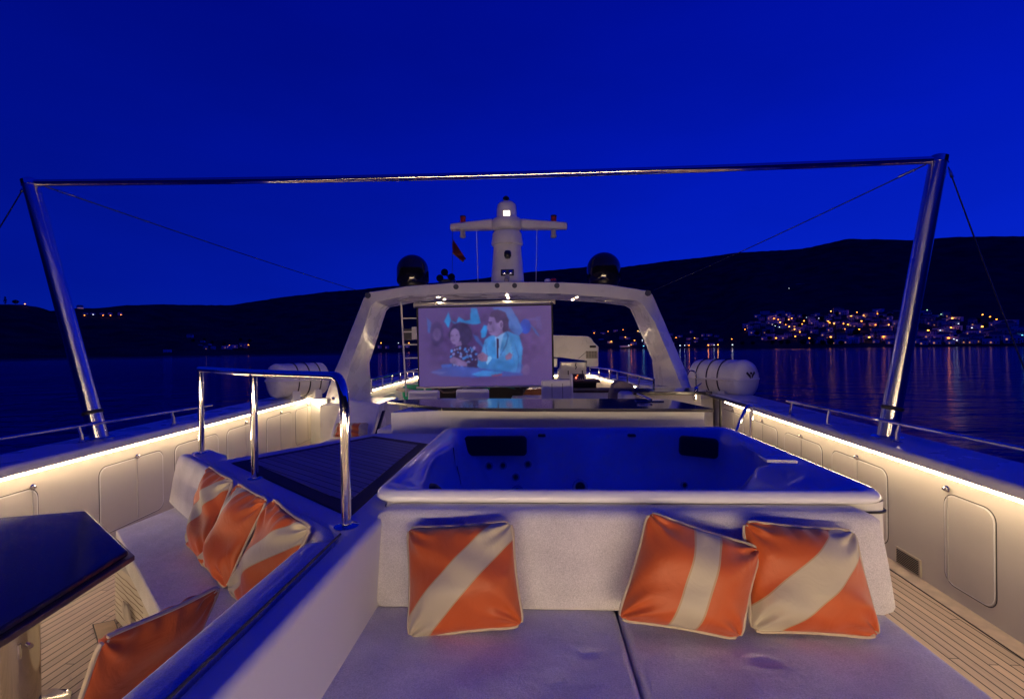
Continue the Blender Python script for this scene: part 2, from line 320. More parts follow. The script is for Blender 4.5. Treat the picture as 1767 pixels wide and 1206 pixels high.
def hill_h(az, d):
    d0, d1 = d_shore(az), d_ridge(az); H = lerp_tab(az, RA, RE) * d1 + EYE
    s = (d - d0) / (d1 - d0)
    if s <= 0: return WATER_Z - 1
    base = WATER_Z + (H - WATER_Z) * (0.42 * s + 0.58 * s * s) if s <= 1 else H - (s - 1) * 900
    return base
rnd = np.random.RandomState(3)
def nz(az, d):   # gentle gully and treetop relief
    return math.sin(az * 37 + d * 0.004) * math.sin(d * 0.011 + az * 13) * 6 + math.sin(az * 110) * math.sin(d * 0.03) * 2.5
bm = NB(); na, nd = 900, 60; grid = []
for i in range(na + 1):
    az = -math.pi + 2 * math.pi * i / na; row = []
    d0, d1 = d_shore(az), d_ridge(az)
    for j in range(nd + 1):
        s = (j / nd) * 1.25; d = d0 - 6 + (d1 - d0) * s
        h = hill_h(az, d)
        if j > 1:
            env = min(1, s * 5) * max(0.0, min(1, abs(1 - s) * 4 + 0.04)); h += nz(az, d) * env + rnd.uniform(-0.9, 1.6) * min(1, s * 8)
        row.append(bm.verts.new((d * math.sin(az), d * math.cos(az), h)))
    grid.append(row)
for i in range(na):
    for j in range(nd): bm.faces.new((grid[i][j], grid[i + 1][j], grid[i + 1][j + 1], grid[i][j + 1]))
M_hill = mat('dark wooded hillside', (0.045, 0.052, 0.036), 0.95, spec=0.05, var=0.55, vscale=0.02)
hills = struct(obj('hills', bm, M_hill, smooth=True, angle=80))
def on_hill(px, py):
    d = ray(px, py); az = math.atan2(d.x, d.y); k = math.hypot(d.x, d.y); el = d.z / k
    lo, hi = d_shore(az) + 1, d_ridge(az)
    for dd in np.linspace(lo, hi, 400):
        if EYE + el * dd <= hill_h(az, dd): break
    return Vector((dd * math.sin(az), dd * math.cos(az), hill_h(az, dd))), dd

# ------------------------------------------------------------------ the town across the bay
M_hw = mat('pale house render', (0.88, 0.87, 0.86), 0.8, var=0.12, vscale=0.3)
M_hw2 = mat('grey house render', (0.55, 0.53, 0.52), 0.8, var=0.12, vscale=0.3)
M_roof = mat('clay tile roof', (0.24, 0.14, 0.11), 0.8, var=0.2, vscale=0.6)
M_win = mat('dark window', (0.01, 0.01, 0.015), 0.2, var=0.1)
M_lit = mat('lit window', (0.8, 0.6, 0.4), 0.5, emis=(1.0, 0.42, 0.12), estr=.5)
def house_mesh(name, wx, dy, h, kind, lit, m):
    """walls, roof and recessed window boxes, origin at ground centre"""
    bm = NB()
    box(bm, (0, 0, h / 2 - 1.5), (wx, dy, h + 3))
    nw = len(bm.faces)
    if kind == 'gable':
        rz = h; r = wx * 0.26; e_ = 0.5
        v = [bm.verts.new(p) for p in ((-wx / 2 - e_, -dy / 2 - e_, rz), (wx / 2 + e_, -dy / 2 - e_, rz), (wx / 2 + e_, dy / 2 + e_, rz), (-wx / 2 - e_, dy / 2 + e_, rz), (-wx / 2 + 1.5, 0, rz + r), (wx / 2 - 1.5, 0, rz + r))]
        for f in ((0, 1, 5, 4), (1, 2, 5), (2, 3, 4, 5), (3, 0, 4), (3, 2, 1, 0)): bm.faces.new([v[i] for i in f])
    else:
        box(bm, (0, 0, h + 0.25), (wx + 0.8, dy + 0.8, 0.5))
    nr = len(bm.faces)
    st = max(1, int(h // 2.9)); k = max(2, int(wx // 2.8)); litset = set(lit); idx = 0; winf = []
    for s in range(st):
        for i in range(k):
            f0 = len(bm.faces); box(bm, (-wx / 2 + wx * (i + 0.5) / k, -dy / 2 - 0.03, 1.5 + 2.9 * s), (1.3, 0.2, 1.5)); winf.append((f0, len(bm.faces), idx in litset)); idx += 1
        f0 = len(bm.faces); box(bm, (0, -dy / 2 - 0.55, 0.25 + 2.9 * s), (wx * 0.9, 1.1, 0.22)); winf.append((f0, len(bm.faces), None))
    bm.faces.ensure_lookup_table()
    for i, f in enumerate(bm.faces): f.material_index = 0 if i < nw else (1 if i < nr else 2)
    for a, b_, l in winf:
        for i in range(a, b_): bm.faces[i].material_index = 0 if l is None else (3 if l else 2)
    bmesh.ops.recalc_face_normals(bm, faces=bm.faces)
    me = bpy.data.meshes.new(name); bm.to_mesh(me); bm.free()
    for mm in (m, M_roof if kind == 'gable' else m, M_win, M_lit): me.materials.append(mm)
    return me
HM = [house_mesh('house', 10, 9, 5.8, 'gable', (), M_hw), house_mesh('house', 12, 9, 8.6, 'flat', (4,), M_hw), house_mesh('house', 9, 8, 8.4, 'gable', (1,), M_hw2),
      house_mesh('house', 14, 10, 5.6, 'flat', (2,), M_hw), house_mesh('house', 11, 9, 8.6, 'gable', (), M_hw2), house_mesh('house', 8, 8, 5.4, 'gable', (0,), M_hw)]
def add_house(px, py, me, label, group=None, scale=1.0, name='house', cat='house'):
    p, d = on_hill(px, py)
    o = bpy.data.objects.new(name, me); C.objects.link(o); o.location = p; o.scale = (scale,) * 3
    o.rotation_euler = (0, 0, -math.atan2(p.x, p.y) + random.uniform(-0.35, 0.35)); tag(o, label, cat, group); return o
def inpoly(x, y, poly):
    c = False; n = len(poly)
    for i in range(n):
        (x1, y1), (x2, y2) = poly[i], poly[i - 1]
        if (y1 > y) != (y2 > y) and x < (x2 - x1) * (y - y1) / (y2 - y1) + x1: c = not c
    return c
def scatter(poly, n, dx, dy):
    pts = []; tries = 0; xs = [p[0] for p in poly]; ys = [p[1] for p in poly]
    while len(pts) < n and tries < 20000:
        tries += 1; x, y = random.uniform(min(xs), max(xs)), random.uniform(min(ys), max(ys))
        if inpoly(x, y, poly) and all(abs(x - a) > dx or abs(y - b) > dy for a, b in pts): pts.append((x, y))
    return sorted(pts, key=lambda q: q[1])
TOWN = [(1278, 577), (1300, 548), (1345, 543), (1400, 546), (1440, 538), (1530, 539), (1600, 541), (1665, 554), (1767, 562), (1767, 593), (1600, 595), (1430, 595), (1380, 592), (1320, 588)]
for x, y in scatter(TOWN, 185, 7, 4):
    add_house(x, y, random.choice(HM), 'pale house among many in the dark hillside town across the bay right of the arch', 'houses of the hillside town', random.uniform(0.9, 1.35))
for x, y in scatter([(1012, 597), (1015, 575), (1060, 563), (1100, 570), (1128, 575), (1128, 598)], 13, 9, 5):
    add_house(x, y, random.choice(HM), 'small house on the shore seen through the right half of the arch', 'shore houses inside the arch', random.uniform(0.8, 1.1))
for x, y in scatter([(1150, 597), (1150, 578), (1200, 572), (1255, 586), (1262, 597)], 15, 9, 5):
    add_house(x, y, random.choice(HM), 'small house on the shore just right of the arch, left of the hillside town', 'shore houses right of the arch', random.uniform(0.8, 1.1))
for x, y in ((350, 592), (345, 599), (362, 597), (368, 602), (355, 603), (395, 602), (405, 599), (416, 598), (424, 599), (388, 601)):
    add_house(x, y, random.choice(HM), 'small white house low on the left shore between awning pole and stair rail', 'houses on the left shore', 0.8)
for x, y in ((148, 544), (160, 544), (176, 544), (190, 543.5), (207, 543)):
    add_house(x, y, HM[0], 'tiny house in a row high on the dark left hillside beside the left pole', 'row of houses high on the left hill', 0.9)
for x, y in ((655, 600), (668, 601), (690, 600), (703, 600)):
    add_house(x, y, HM[5], 'small house on the shore seen through the left part of the arch beside the ladder', 'shore houses by the ladder', 1.0)
add_house(1320, 542, house_mesh('apartment_block', 26, 12, 9, 'flat', (), M_hw), 'wide flat-roofed pale block at the top left of the hillside town', None, 0.8, 'apartment_block', 'building')
add_house(1346, 542, house_mesh('apartment_block', 20, 12, 9, 'flat', (), M_hw), 'second flat-roofed pale block directly right of the wide block above the town', None, 0.8, 'apartment_block', 'building')
add_house(289, 608, house_mesh('boat_shed', 13, 8, 5, 'flat', (), M_hw), 'lone pale shed at the waterline on the left shore', None, 0.9, 'boat_shed', 'shed')
add_house(328, 582, house_mesh('villa', 14, 9, 6, 'gable', (), M_hw), 'single pale villa standing higher than the other houses on the left shore', None, 0.9, 'villa', 'house')
add_house(1078, 599, house_mesh('waterfront_restaurant', 30, 10, 4.2, 'flat', tuple(range(0, 10)), M_hw), 'long low building with a row of lit windows at the water inside the arch', None, 0.9, 'waterfront_restaurant', 'building')
add_house(1380, 493, house_mesh('farmhouse', 26, 9, 5, 'flat', (), M_hw2), 'faint long farmhouse far up the dark mountain above the town', None, 1.0, 'farmhouse', 'house')
add_house(138, 533, house_mesh('hilltop_house', 13, 9, 7, 'gable', (0, 1, 2, 3), M_hw), 'lit house standing on the skyline just right of the left awning pole', None, 1.0, 'hilltop_house', 'house')

LAMP_E = {}
def lamp_mat(k):
    if k not in LAMP_E:
        col = {'o': (1.0, 0.27, 0.02), 'y': (1.0, 0.36, 0.05), 'w': (0.75, 0.85, 1.0), 'g': (0.5, 1.0, 0.6), 'c': (0.15, 0.6, 1.0)}[k]
        LAMP_E[k] = mat('lamp glow ' + k, (0.5, 0.5, 0.5), 0.5, emis=col, estr={'o': 9, 'y': 9, 'w': 2.5, 'g': 2.5, 'c': 3}[k])
    return LAMP_E[k]
def lamp_post_mesh():
    bm = NB(); tube(bm, [(0, 0, -1), (0, 0, 6.6)], 0.09, 6, r1=0.06); tube(bm, [(0, 0, 6.5), (0.3, -0.4, 6.9), (0.9, -1.2, 7.0)], 0.06, 6)
    me = bpy.data.meshes.new('street_lamp'); bm.to_mesh(me); bm.free(); me.materials.append(M_darkmetal); return me
def lamp_head_mesh(k, r):
    bm = NB(); bmesh.ops.create_icosphere(bm, subdivisions=2, radius=r, matrix=Matrix.Translation((0.9, -1.2, 7.0 - r * 0.3)) @ Matrix.Diagonal((1.25, 1.0, 0.75, 1)))
    me = bpy.data.meshes.new('lamp_head'); bm.to_mesh(me); bm.free(); me.materials.append(lamp_mat(k)); me.polygons.foreach_set('use_smooth', [True] * len(me.polygons)); return me
LPOST = lamp_post_mesh(); LHEAD = {}
def add_lamp(px, py, k='o', r=1.15, label='', group=None):
    r *= random.uniform(0.8, 1.15); key = (k, round(r * 8))
    if key not in LHEAD: LHEAD[key] = lamp_head_mesh(k, r)
    p, d = on_hill(px, py + 7.0 * FPX / 1000)
    o = bpy.data.objects.new('street_lamp', LPOST); C.objects.link(o); o.location = p; o.rotation_euler = (0, 0, -math.atan2(p.x, p.y)); tag(o, label, 'street lamp', group)
    h = bpy.data.objects.new('lamp_head', LHEAD[key]); C.objects.link(h); h.parent = o
Z5 = [(466, 222), (500, 230), (525, 258), (543, 243), (563, 270), (615, 296), (655, 318), (680, 230), (650, 242), (745, 226), (805, 256), (785, 290), (708, 345), (762, 375), (697, 318), (520, 437), (857, 440), (715, 420), (1075, 430), (1050, 262), (1065, 278), (1110, 287), (1078, 157), (1343, 168), (1283, 210), (1410, 203), (1550, 187), (1343, 220), (1280, 265), (1388, 260), (1205, 288), (1250, 297), (1390, 302), (1225, 345), (1365, 350), (1485, 350), (1530, 302), (1620, 285), (1665, 302), (1620, 347), (1755, 340), (1465, 432), (1610, 428), (1745, 428), (1540, 350), (205, 342)]
W5 = [(1090, 385), (485, 297), (512, 308), (555, 322), (830, 222), (955, 230)]
Z3 = [(685, 200), (80, 170), (668, 315), (1030, 305), (1120, 187), (1195, 217), (1035, 160), (50, 318), (255, 388), (350, 360), (405, 345), (40, 415), (580, 410), (785, 408), (1000, 410), (1172, 420), (640, 440)]
W3 = [(395, 103, 'g'), (555, 155, 'g'), (910, 318, 'w'), (1490, 410, 'c'), (700, 455, 'w'), (735, 470, 'w'), (545, 348, 'w'), (755, 268, 'w')]
TL = 'glowing amber street lamp among many in the hillside town right of the arch'; TG = 'amber lamps of the hillside town'
for x, y in Z5: add_lamp(1250 + x * .1698, 510 + y * .1698, random.choice('ooyy'), 1.02, TL, TG)
for x, y in Z3: add_lamp(1540 + x * .1493, 520 + y * .1493, random.choice('ooyy'), 1.02, TL, TG)
for x, y in W5: add_lamp(1250 + x * .1698, 510 + y * .1698, 'w', 0.8, 'small cold white lamp among the amber ones of the hillside town', 'white lamps of the hillside town')
for x, y, k in W3: add_lamp(1540 + x * .1493, 520 + y * .1493, k, 0.9, 'cold white or greenish lamp in the town by and beyond the right awning pole', 'cold lamps at the right end of the town')
ZM = [(93, 208, 'o'), (245, 190, 'o'), (408, 172, 'o'), (570, 185, 'y'), (585, 197, 'w'), (533, 292, 'o'), (280, 302, 'y'), (433, 255, 'y'), (495, 340, 'o'), (617, 285, 'w'), (617, 300, 'w'), (632, 360, 'c'), (470, 348, 'w')]
ZR = [(985, 262, 'o'), (1185, 267, 'o'), (1125, 350, 'o'), (1335, 350, 'o'), (1440, 345, 'y'), (1028, 355, 'w'), (1078, 362, 'w'), (1398, 360, 'w'), (1590, 282, 'o'), (1597, 352, 'w')]
for x, y, k in ZM: add_lamp(1010 + x * .1585, 540 + y * .1585, k, 1.1, 'bright lamp on the shore seen through the right half of the arch', 'lamps on the shore inside the arch')
for x, y, k in ZR: add_lamp(1010 + x * .1585, 540 + y * .1585, k, 1.1, 'bright lamp on the shore just right of the arch leg, left of the hillside town', 'lamps on the shore right of the arch')
for x, y, k in ((42, 523, 'o'),): add_lamp(x, y + 1, k, 1.0, 'lone orange lamp on the skyline at the far left of the photo')
for x, y, k in ((145, 543, 'o'), (160, 542, 'w'), (177, 543, 'o'), (190, 543, 'o'), (208, 542, 'o')): add_lamp(x, y, k, 1.0, 'lamp in a row high on the dark left hillside beside the left awning pole', 'row of lamps high on the left hill')
for x, y, k in ((395, 596, 'o'), (428, 595, 'o')): add_lamp(x, y, k, 0.7, 'small orange lamp between the white houses of the left shore', 'lamps of the left shore')
for x, y, k in ((657, 591, 'o'), (687, 591, 'w'), (705, 591, 'o')): add_lamp(x, y, k, 1.2, 'bright lamp on the shore seen through the arch beside the ladder', 'lamps behind the ladder')
add_lamp(1361, 496, 'w', 0.9, 'lone white lamp far up the dark mountain above the town')

# trees: each a trunk and a crown of leaf clumps
M_leaf = mat('dark foliage', (0.035, 0.05, 0.022), 0.8, var=0.4, vscale=0.6); M_bark = mat('bark', (0.06, 0.045, 0.03), 0.9, var=0.2)
def crown_mesh(h, wdt, kind, seed):
    rg = random.Random(seed); bm = NB()
    for i in range(230):
        t = rg.random(); a = rg.uniform(0, 6.283)
        if kind == 'cypress': rr = wdt * (0.25 + 0.75 * math.sin(math.pi * min(1, t * 0.9 + 0.1))) * rg.random() ** 0.5; z = h * (0.12 + 0.88 * t)
        else:
            u = rg.uniform(-1, 1); rr = wdt * math.sqrt(max(0, 1 - u * u)) * rg.uniform(0.55, 1.05); z = h * (0.62 + 0.36 * u) + rg.uniform(-.3, .3)
        c = Vector((rr * math.cos(a), rr * math.sin(a), z)); s = rg.uniform(0.35, 0.8) * wdt * 0.34
        ax = Vector((rg.gauss(0, 1), rg.gauss(0, 1), rg.gauss(0, 1))).normalized(); q = ax.orthogonal().normalized(); r_ = ax.cross(q)
        bm.faces.new([bm.verts.new(c + q * s * x + r_ * s * y) for x, y in ((-1, -.5), (0, -1), (1, -.3), (.6, .8), (-.7, .8))])
    me = bpy.data.meshes.new('crown'); bm.to_mesh(me); bm.free(); me.materials.append(M_leaf); return me
def trunk_mesh(h):
    bm = NB(); tube(bm, [(0, 0, -1), (0.1, 0, h * .3), (0, 0.1, h * .6)], 0.3, 7, r1=0.12); tube(bm, [(0.1, 0, h * .32), (h * .12, h * .05, h * .58)], 0.1, 5, r1=.04); tube(bm, [(0.05, 0, h * .36), (-h * .11, -h * .04, h * .6)], 0.1, 5, r1=.04)
    me = bpy.data.meshes.new('trunk'); bm.to_mesh(me); bm.free(); me.materials.append(M_bark); return me
TREES = [(trunk_mesh(9), crown_mesh(9, 3.6, 'round', 1)), (trunk_mesh(12), crown_mesh(12, 2.0, 'cypress', 2)), (trunk_mesh(8), crown_mesh(8, 4.2, 'round', 3))]
def add_tree(px, py, k, label, group, s=1.0):
    p, d = on_hill(px, py); o = bpy.data.objects.new('pine_tree' if k != 1 else 'cypress_tree', None); C.objects.link(o); o.location = p; o.scale = (s,) * 3; o.rotation_euler = (0, 0, random.uniform(0, 6))
    tag(o, label, 'tree', group)
    for nm, me in (('trunk', TREES[k][0]), ('crown', TREES[k][1])):
        c = bpy.data.objects.new(nm, me); C.objects.link(c); c.parent = o
for x, y in scatter(TOWN, 34, 12, 5): add_tree(x, y, random.choice((0, 1, 2)), 'dark tree standing between the houses of the hillside town', 'trees of the hillside town', random.uniform(0.9, 1.4))
for x in (1285, 1300, 1330, 1350, 1362, 1385, 1400, 1416, 1432, 1450): add_tree(x + random.uniform(-4, 4), 596, random.choice((0, 2)), 'dark bushy tree at the waterline below the hillside town', 'trees along the waterline', random.uniform(0.8, 1.3))
add_tree(9, 525.5, 1, 'tall narrow cypress on the skyline at the far left edge', None, 1.5)
add_tree(27, 525.5, 2, 'broad dark tree on the skyline left of the lone orange lamp', None, 1.3)
for x, y in scatter([(320, 604), (330, 584), (432, 590), (432, 604)], 7, 12, 5): add_tree(x, y, 0, 'dark tree between the white houses of the left shore', 'trees on the left shore', 1.0)

# ------------------------------------------------------------------ the yacht's deck and hull
def XR(y): return 2.47 + 0.054 * y
def XL(y): return -3.45 - 0.066 * y
YS, YE = -2.6, 7.75
bm = NB(); prism(bm, [(XL(YS) - .3, YS - .3), (XR(YS) + .3, YS - .3), (XR(7.7) + .2, 7.7), (XR(7.7) + .2, 8.0), (2.1, 8.0), (1.6, 13.2), (-3.4, 13.2), (-3.4, 8.0), (XL(7.7) - .2, 7.9)], -0.15, 0.0)
struct(obj('deck', bm, M_deck, smooth=False))
bm = NB()
hull = [[(x, y, z) for x, y, z in ring] for ring in (
    [(XL(YS) - .38, YS - .4, -.16), (XR(YS) + .38, YS - .4, -.16), (XR(7.7) + .38, 7.7, -.16), (1.4, 18, -.16), (-.5, 23, -.16), (-2.4, 18, -.16), (XL(7.7) - .38, 7.7, -.16)],
    [(XL(YS) - .3, YS - 1, WATER_Z - 1), (XR(YS) + .3, YS - 1, WATER_Z - 1), (XR(7.7) + .1, 7.7, WATER_Z - 1), (1.0, 17, WATER_Z - 1), (-.5, 20, WATER_Z - 1), (-2.0, 17, WATER_Z - 1), (XL(7.7) - .1, 7.7, WATER_Z - 1)])]
loft(bm, hull, caps=True); tag(obj('yacht_hull', bm, M_gel), 'white yacht hull that carries the open upper deck above the dark water', 'yacht')
# margin boards beside the bulwarks
for nm, f, s in (('deck_margin', XR, -1), ('deck_margin', XL, 1)):
    bm = NB(); prism(bm, [(f(YS), YS), (f(7.6), 7.6), (f(7.6) + s * .11, 7.6), (f(YS) + s * .11, YS)], 0.0005, 0.005); struct(obj(nm, bm, mat('margin teak', (0.57, 0.46, 0.35), 0.5, var=0.2, vscale=9), smooth=False))
    bm = NB(); prism(bm, [(f(YS) + s * .112, YS), (f(7.6) + s * .112, 7.6), (f(7.6) + s * .118, 7.6), (f(YS) + s * .118, YS)], 0.0005, 0.0045); struct(obj(nm, bm, M_dark, smooth=False))

# ------------------------------------------------------------------ bulwarks with LED strip, cap and locker doors
ZCAP = 0.825
def led(parent, pts, w_=0.016, m=None):
    """a run of LED strip cut in short lengths"""
    bm = NB()
    for a, b_ in zip(pts, pts[1:]):
        a, b_ = Vector(a), Vector(b_); n = max(1, int((b_ - a).length / 0.35))
        for i in range(n):
            p, q = a + (b_ - a) * (i / n), a + (b_ - a) * ((i + 0.9995) / n)
            tube(bm, [p, q], w_ / 2, 6)
    return obj('light_strip', bm, m or M_strip, parent, smooth=False)
def side_bulwark(f, s, label, doors, y1, ystrip=None):
    """f(y): inner wall line, s: inboard direction (+1 = +x)"""
    root = thing('bulwark', label, 'bulwark', (f(2), 2, 0))
    bm = NB(); prism(bm, [(f(YS), YS), (f(y1), y1), (f(y1) - s * .10, y1), (f(YS) - s * .10, YS)], 0.0, ZCAP); obj('wall_panel', bm, M_wall, root, smooth=False)
    bm = NB(); prism(bm, [(f(YS) + s * .145, YS), (f(y1) + s * .145, y1), (f(y1) - s * .34, y1), (f(YS) - s * .34, YS)], ZCAP, ZCAP + .075); obj('cap', bm, M_gel, root, bevel=.028, seg=4)
    bm = NB(); prism(bm, [(f(YS) - s * .12, YS), (f(y1) - s * .12, y1), (f(y1) - s * .32, y1), (f(YS) - s * .32, YS)], -.3, ZCAP - .001); obj('outer_skin', bm, M_gel, root, smooth=False)
    led(root, [(f(y) + s * .118, y, ZCAP - .010) for y in (YS, ystrip or y1)])
    ang = math.atan2(f(1) - f(0), 1)
    for ya, yb, zt, zb, yl, zl in doors:
        n = 6; r = .07
        cor = []
        for (yy, zz, a0) in ((ya + r, zt - r, 90), (ya + r, zb + r, 180), (yb - r, zb + r, 270), (yb - r, zt - r, 0)):
            for k in range(n + 1):
                a = R_(a0 + 90 * k / n); cor.append((yy + r * math.cos(a), zz + r * math.sin(a)))
        bm = NB(); slab(bm, [(f(y) + s * .007, y, z) for y, z in cor], (-s * .010, 0, 0)); d = obj('locker_door', bm, M_wall, root, bevel=.0025, seg=2)
        bm = NB(); tube(bm, [(f(y) + s * .004, y, z) for y, z in [((y - (ya + yb) / 2) * 1.012 + (ya + yb) / 2, (z - (zt + zb) / 2) * 1.008 + (zt + zb) / 2) for y, z in cor]], .0042, 6, closed=True); obj('door_bead', bm, M_gel, d)
        bm = NB(); tube(bm, [(f(y) + s * .0005, y, z) for y, z in [((y - (ya + yb) / 2) * (1 + .022 / (yb - ya)) + (ya + yb) / 2, (z - (zt + zb) / 2) * (1 + .022 / (zt - zb)) + (zt + zb) / 2) for y, z in cor]], .0028, 5, closed=True); obj('door_gap', bm, M_dark, d)
        if yl is not None:
            bm = NB(); box(bm, (f(yl) + s * .009, yl, (zt + zb) / 2), (.006, .007, zt - zb - .02), rz=-ang); obj('seam', bm, mat('seam sealant', (0.45, 0.43, 0.40), 0.6, var=0.1), d)
            bm = NB(); lathe(bm, (f(yl) + s * .008, yl, zl), [(.021, 0), (.021, .006), (.013, .010), (.013, .022), (.008, .026)], 14, axis=(s, 0, 0)); obj('latch', bm, M_chrome, d)
    return root
def wallY(px, py, f):
    d = ray(px, py)      # f linear: x = a + b y
    a = f(0); b_ = f(1) - f(0); t = (a) / (d.x - b_ * d.y); return d.y * t, EYE + d.z * t
def doors_from(f, rows):
    out = []
    for (xa, ya_), (xb, yb_), latch in rows:
        A, za = wallY(xa, ya_, f); B, zb_ = wallY(xb, yb_, f); lo, hi = min(A, B), max(A, B); zt = .66
        yl, zl = (wallY(*latch, f) if latch else (None, None))
        out.append((lo, hi, zt, .10, yl, zl))
    return out
drR = doors_from(XR, [((1632, 842), (1716, 880), (1637, 843)), ((1437, 770), (1530, 806), (1481, 789)), ((1355, 740), (1418, 765), (1384, 753)), ((1296, 720), (1341, 737), (1317, 727)), ((1248, 702), (1283, 715), (1266, 708))])
drL = doors_from(XL, [((-30, 856), (62, 829), (54, 840)), ((172, 797), (279, 769), (235, 787)), ((302, 757), (375, 740), (343, 752)), ((392, 735), (440, 723), (423, 729)), ((460, 715), (502, 704), (483, 712)), ((510, 702), (546, 692), (530, 698))])
bR = side_bulwark(XR, -1, 'long cream bulwark on the right with LED-lit top edge, locker doors and a vent', drR, 8.0, 6.7)
bL = side_bulwark(XL, 1, 'long cream bulwark on the left with LED-lit top edge and locker doors', drL, YE)
# vent grille low on the right wall
yv, zv = wallY(1569, 990, XR)
bm = NB(); y0v, _ = wallY(1549, 975, XR); y1v, _ = wallY(1592, 1000, XR)
box(bm, (XR(yv) - .006, yv, .075), (.012, abs(y1v - y0v), .12), rz=-math.atan(.054)); vg = obj('vent_grille', bm, mat('vent frame', (0.50, 0.44, 0.33), 0.35, var=.1), bR, bevel=.004)
for k in range(8):
    bm = NB(); box(bm, (XR(yv) - .014, yv, .03 + k * .0125), (.005, abs(y1v - y0v) - .03, .006), rz=-math.atan(.054)); obj('slat', bm, M_dark, vg)
# aft bulwark behind the camera, closing the deck
root = thing('bulwark', 'cream aft bulwark with an LED-lit cap closing the deck behind the sun pad', 'bulwark', (-.45, YS, 0))
bm = NB(); prism(bm, [(XL(YS) - .1, YS), (XR(YS) + .1, YS), (XR(YS) + .1, YS - .1), (XL(YS) - .1, YS - .1)], 0, ZCAP + .12); obj('wall_panel', bm, M_wall, root, smooth=False)
bm = NB(); prism(bm, [(XL(YS) - .3, YS + .065), (XR(YS) + .3, YS + .065), (XR(YS) + .3, YS - .34), (XL(YS) - .3, YS - .34)], ZCAP + .121, ZCAP + .196); obj('cap', bm, M_gel, root, bevel=.02, seg=3)
led(root, [(XL(YS) + .1, YS + .062, ZCAP + .052), (XR(YS) - .1, YS + .062, ZCAP + .052)], .12, mat('warm led strip, aft run', (1, 1, 1), .5, emis=STRIP_COL, estr=STRIP_POWER * 1.75))
# end of the left bulwark: strip turning down, cream trim
bm = NB(); e0 = P(552, 683, Y=7.6); 
led(bL, [(XL(YE) + .02, YE + .0, ZCAP - .02), P(560, 704, Y=YE)], .03)
tp = P(561, 704, Y=YE); bm = NB(); box(bm, (tp.x + .01, YE, tp.z / 2), (.05, .06, tp.z)); obj('end_trim', bm, M_gel, bL, bevel=.008)
bm = NB(); prism(bm, [(XL(YE), YE + .03), (tp.x + .03, YE + .03), (tp.x + .03, YE + .10), (XL(YE) - .3, YE + .10)], 0, .80); obj('end_panel', bm, M_gel, bL, bevel=.01)

# ------------------------------------------------------------------ guard rails on the caps
def cap_rail(label, a, b_, posts, out):
    a, b_ = Vector(a), Vector(b_)
    root = thing('guard_rail', label, 'railing', (a.x, a.y, ZCAP + .075))
    bm = NB(); tube(bm, [a, a + (b_ - a) * .5, b_], .014, 10); obj('rail', bm, M_chrome, root)
    for t in posts:
        p = a + (b_ - a) * t; q = Vector((p.x + out * .0, p.y + .03, ZCAP + .075))
        bm = NB(); tube(bm, [p, (p + q) / 2 + Vector((0, .01, 0)), q], .012, 8, r1=.018); lathe(bm, q, [(.035, 0), (.035, .006), (.02, .012)], 14); obj('post', bm, M_chrome, root)
ra = P(0, 757, Z=1.04); rb = P(365, 699, Z=1.04); dv = (rb - ra); cap_rail('low chrome rail along the left bulwark cap, passing the left awning pole', ra - dv * .35, rb, (0.05, .46, .80), -1)
ra = P(1767, 775, Z=1.04); rb = P(1358, 692, Z=1.04); dv = (rb - ra); cap_rail('low chrome rail along the right bulwark cap, passing the right awning pole', ra - dv * .35, rb, (.1, .53, .78, .97), 1)

# ------------------------------------------------------------------ awning frame
root = thing('awning_frame', 'large chrome awning frame of two leaning poles and a long crossbar over the deck', 'awning frame', (-.4, 3.7, .9))
bl, br = P(172, 757, Z=.90), P(1530, 755, Z=.90); tl_, tr_ = P(52, 316, Y=bl.y), P(1620, 276, Y=br.y)
def pole(b0, t0, nm='pole'):
    bm = NB(); tube(bm, [b0 + (t0 - b0) * (i / 6) for i in range(7)], .066, 24, r1=.058); o = obj(nm, bm, M_pole, root)
    d = (t0 - b0).normalized()
    bm = NB(); lathe(bm, b0 + d * .0, [(.105, 0), (.105, .012), (.08, .022)], 24); obj('base_flange', bm, M_chrome, o)
    bm = NB(); lathe(bm, b0 + d * .22, [(.068, 0), (.075, .012), (.075, .02), (.068, .032)], 24, axis=d); obj('collar', bm, M_darkmetal, o)
    bm = NB(); lathe(bm, t0, [(.0585, -.03), (.0625, -.025), (.0625, .02), (.05, .03)], 24, axis=d); obj('end_cap', bm, M_chrome, o)
    return d
dL = pole(bl, tl_); dR = pole(br, tr_)
bm = NB(); pts = [tl_.lerp(tr_, i / 14) - Vector((0, 0, .035 * math.sin(math.pi * i / 14))) for i in range(15)]; tube(bm, pts, .028, 16); obj('crossbar', bm, M_chrome, root)
def stay(a, b_): 
    bm = NB(); n = 16; sag = .02
    tube(bm, [a.lerp(b_, i / n) - Vector((0, 0, sag * math.sin(math.pi * i / n))) for i in range(n + 1)], .005, 5); q = obj('stay_wire', bm, M_darkmetal, root)
    bm = NB(); m = a.lerp(b_, .035); tube(bm, [a.lerp(b_, .02), a.lerp(b_, .05)], .011, 8); obj('turnbuckle', bm, M_chrome, q)
stay(P(78, 322, Y=bl.y), P(628, 505, Y=7.62)); stay(P(1598, 284, Y=br.y), P(1128, 501, Y=7.62))
stay(tl_ + Vector((-.06, 0, -.04)), P(-60, 480, Y=2.9)); stay(tr_ + Vector((.07, 0, -.06)), Vector((3.35, 2.2, .3)) if False else P(1767, 635, Y=2.6).lerp(P(1830, 796, Y=2.4), 1.0))

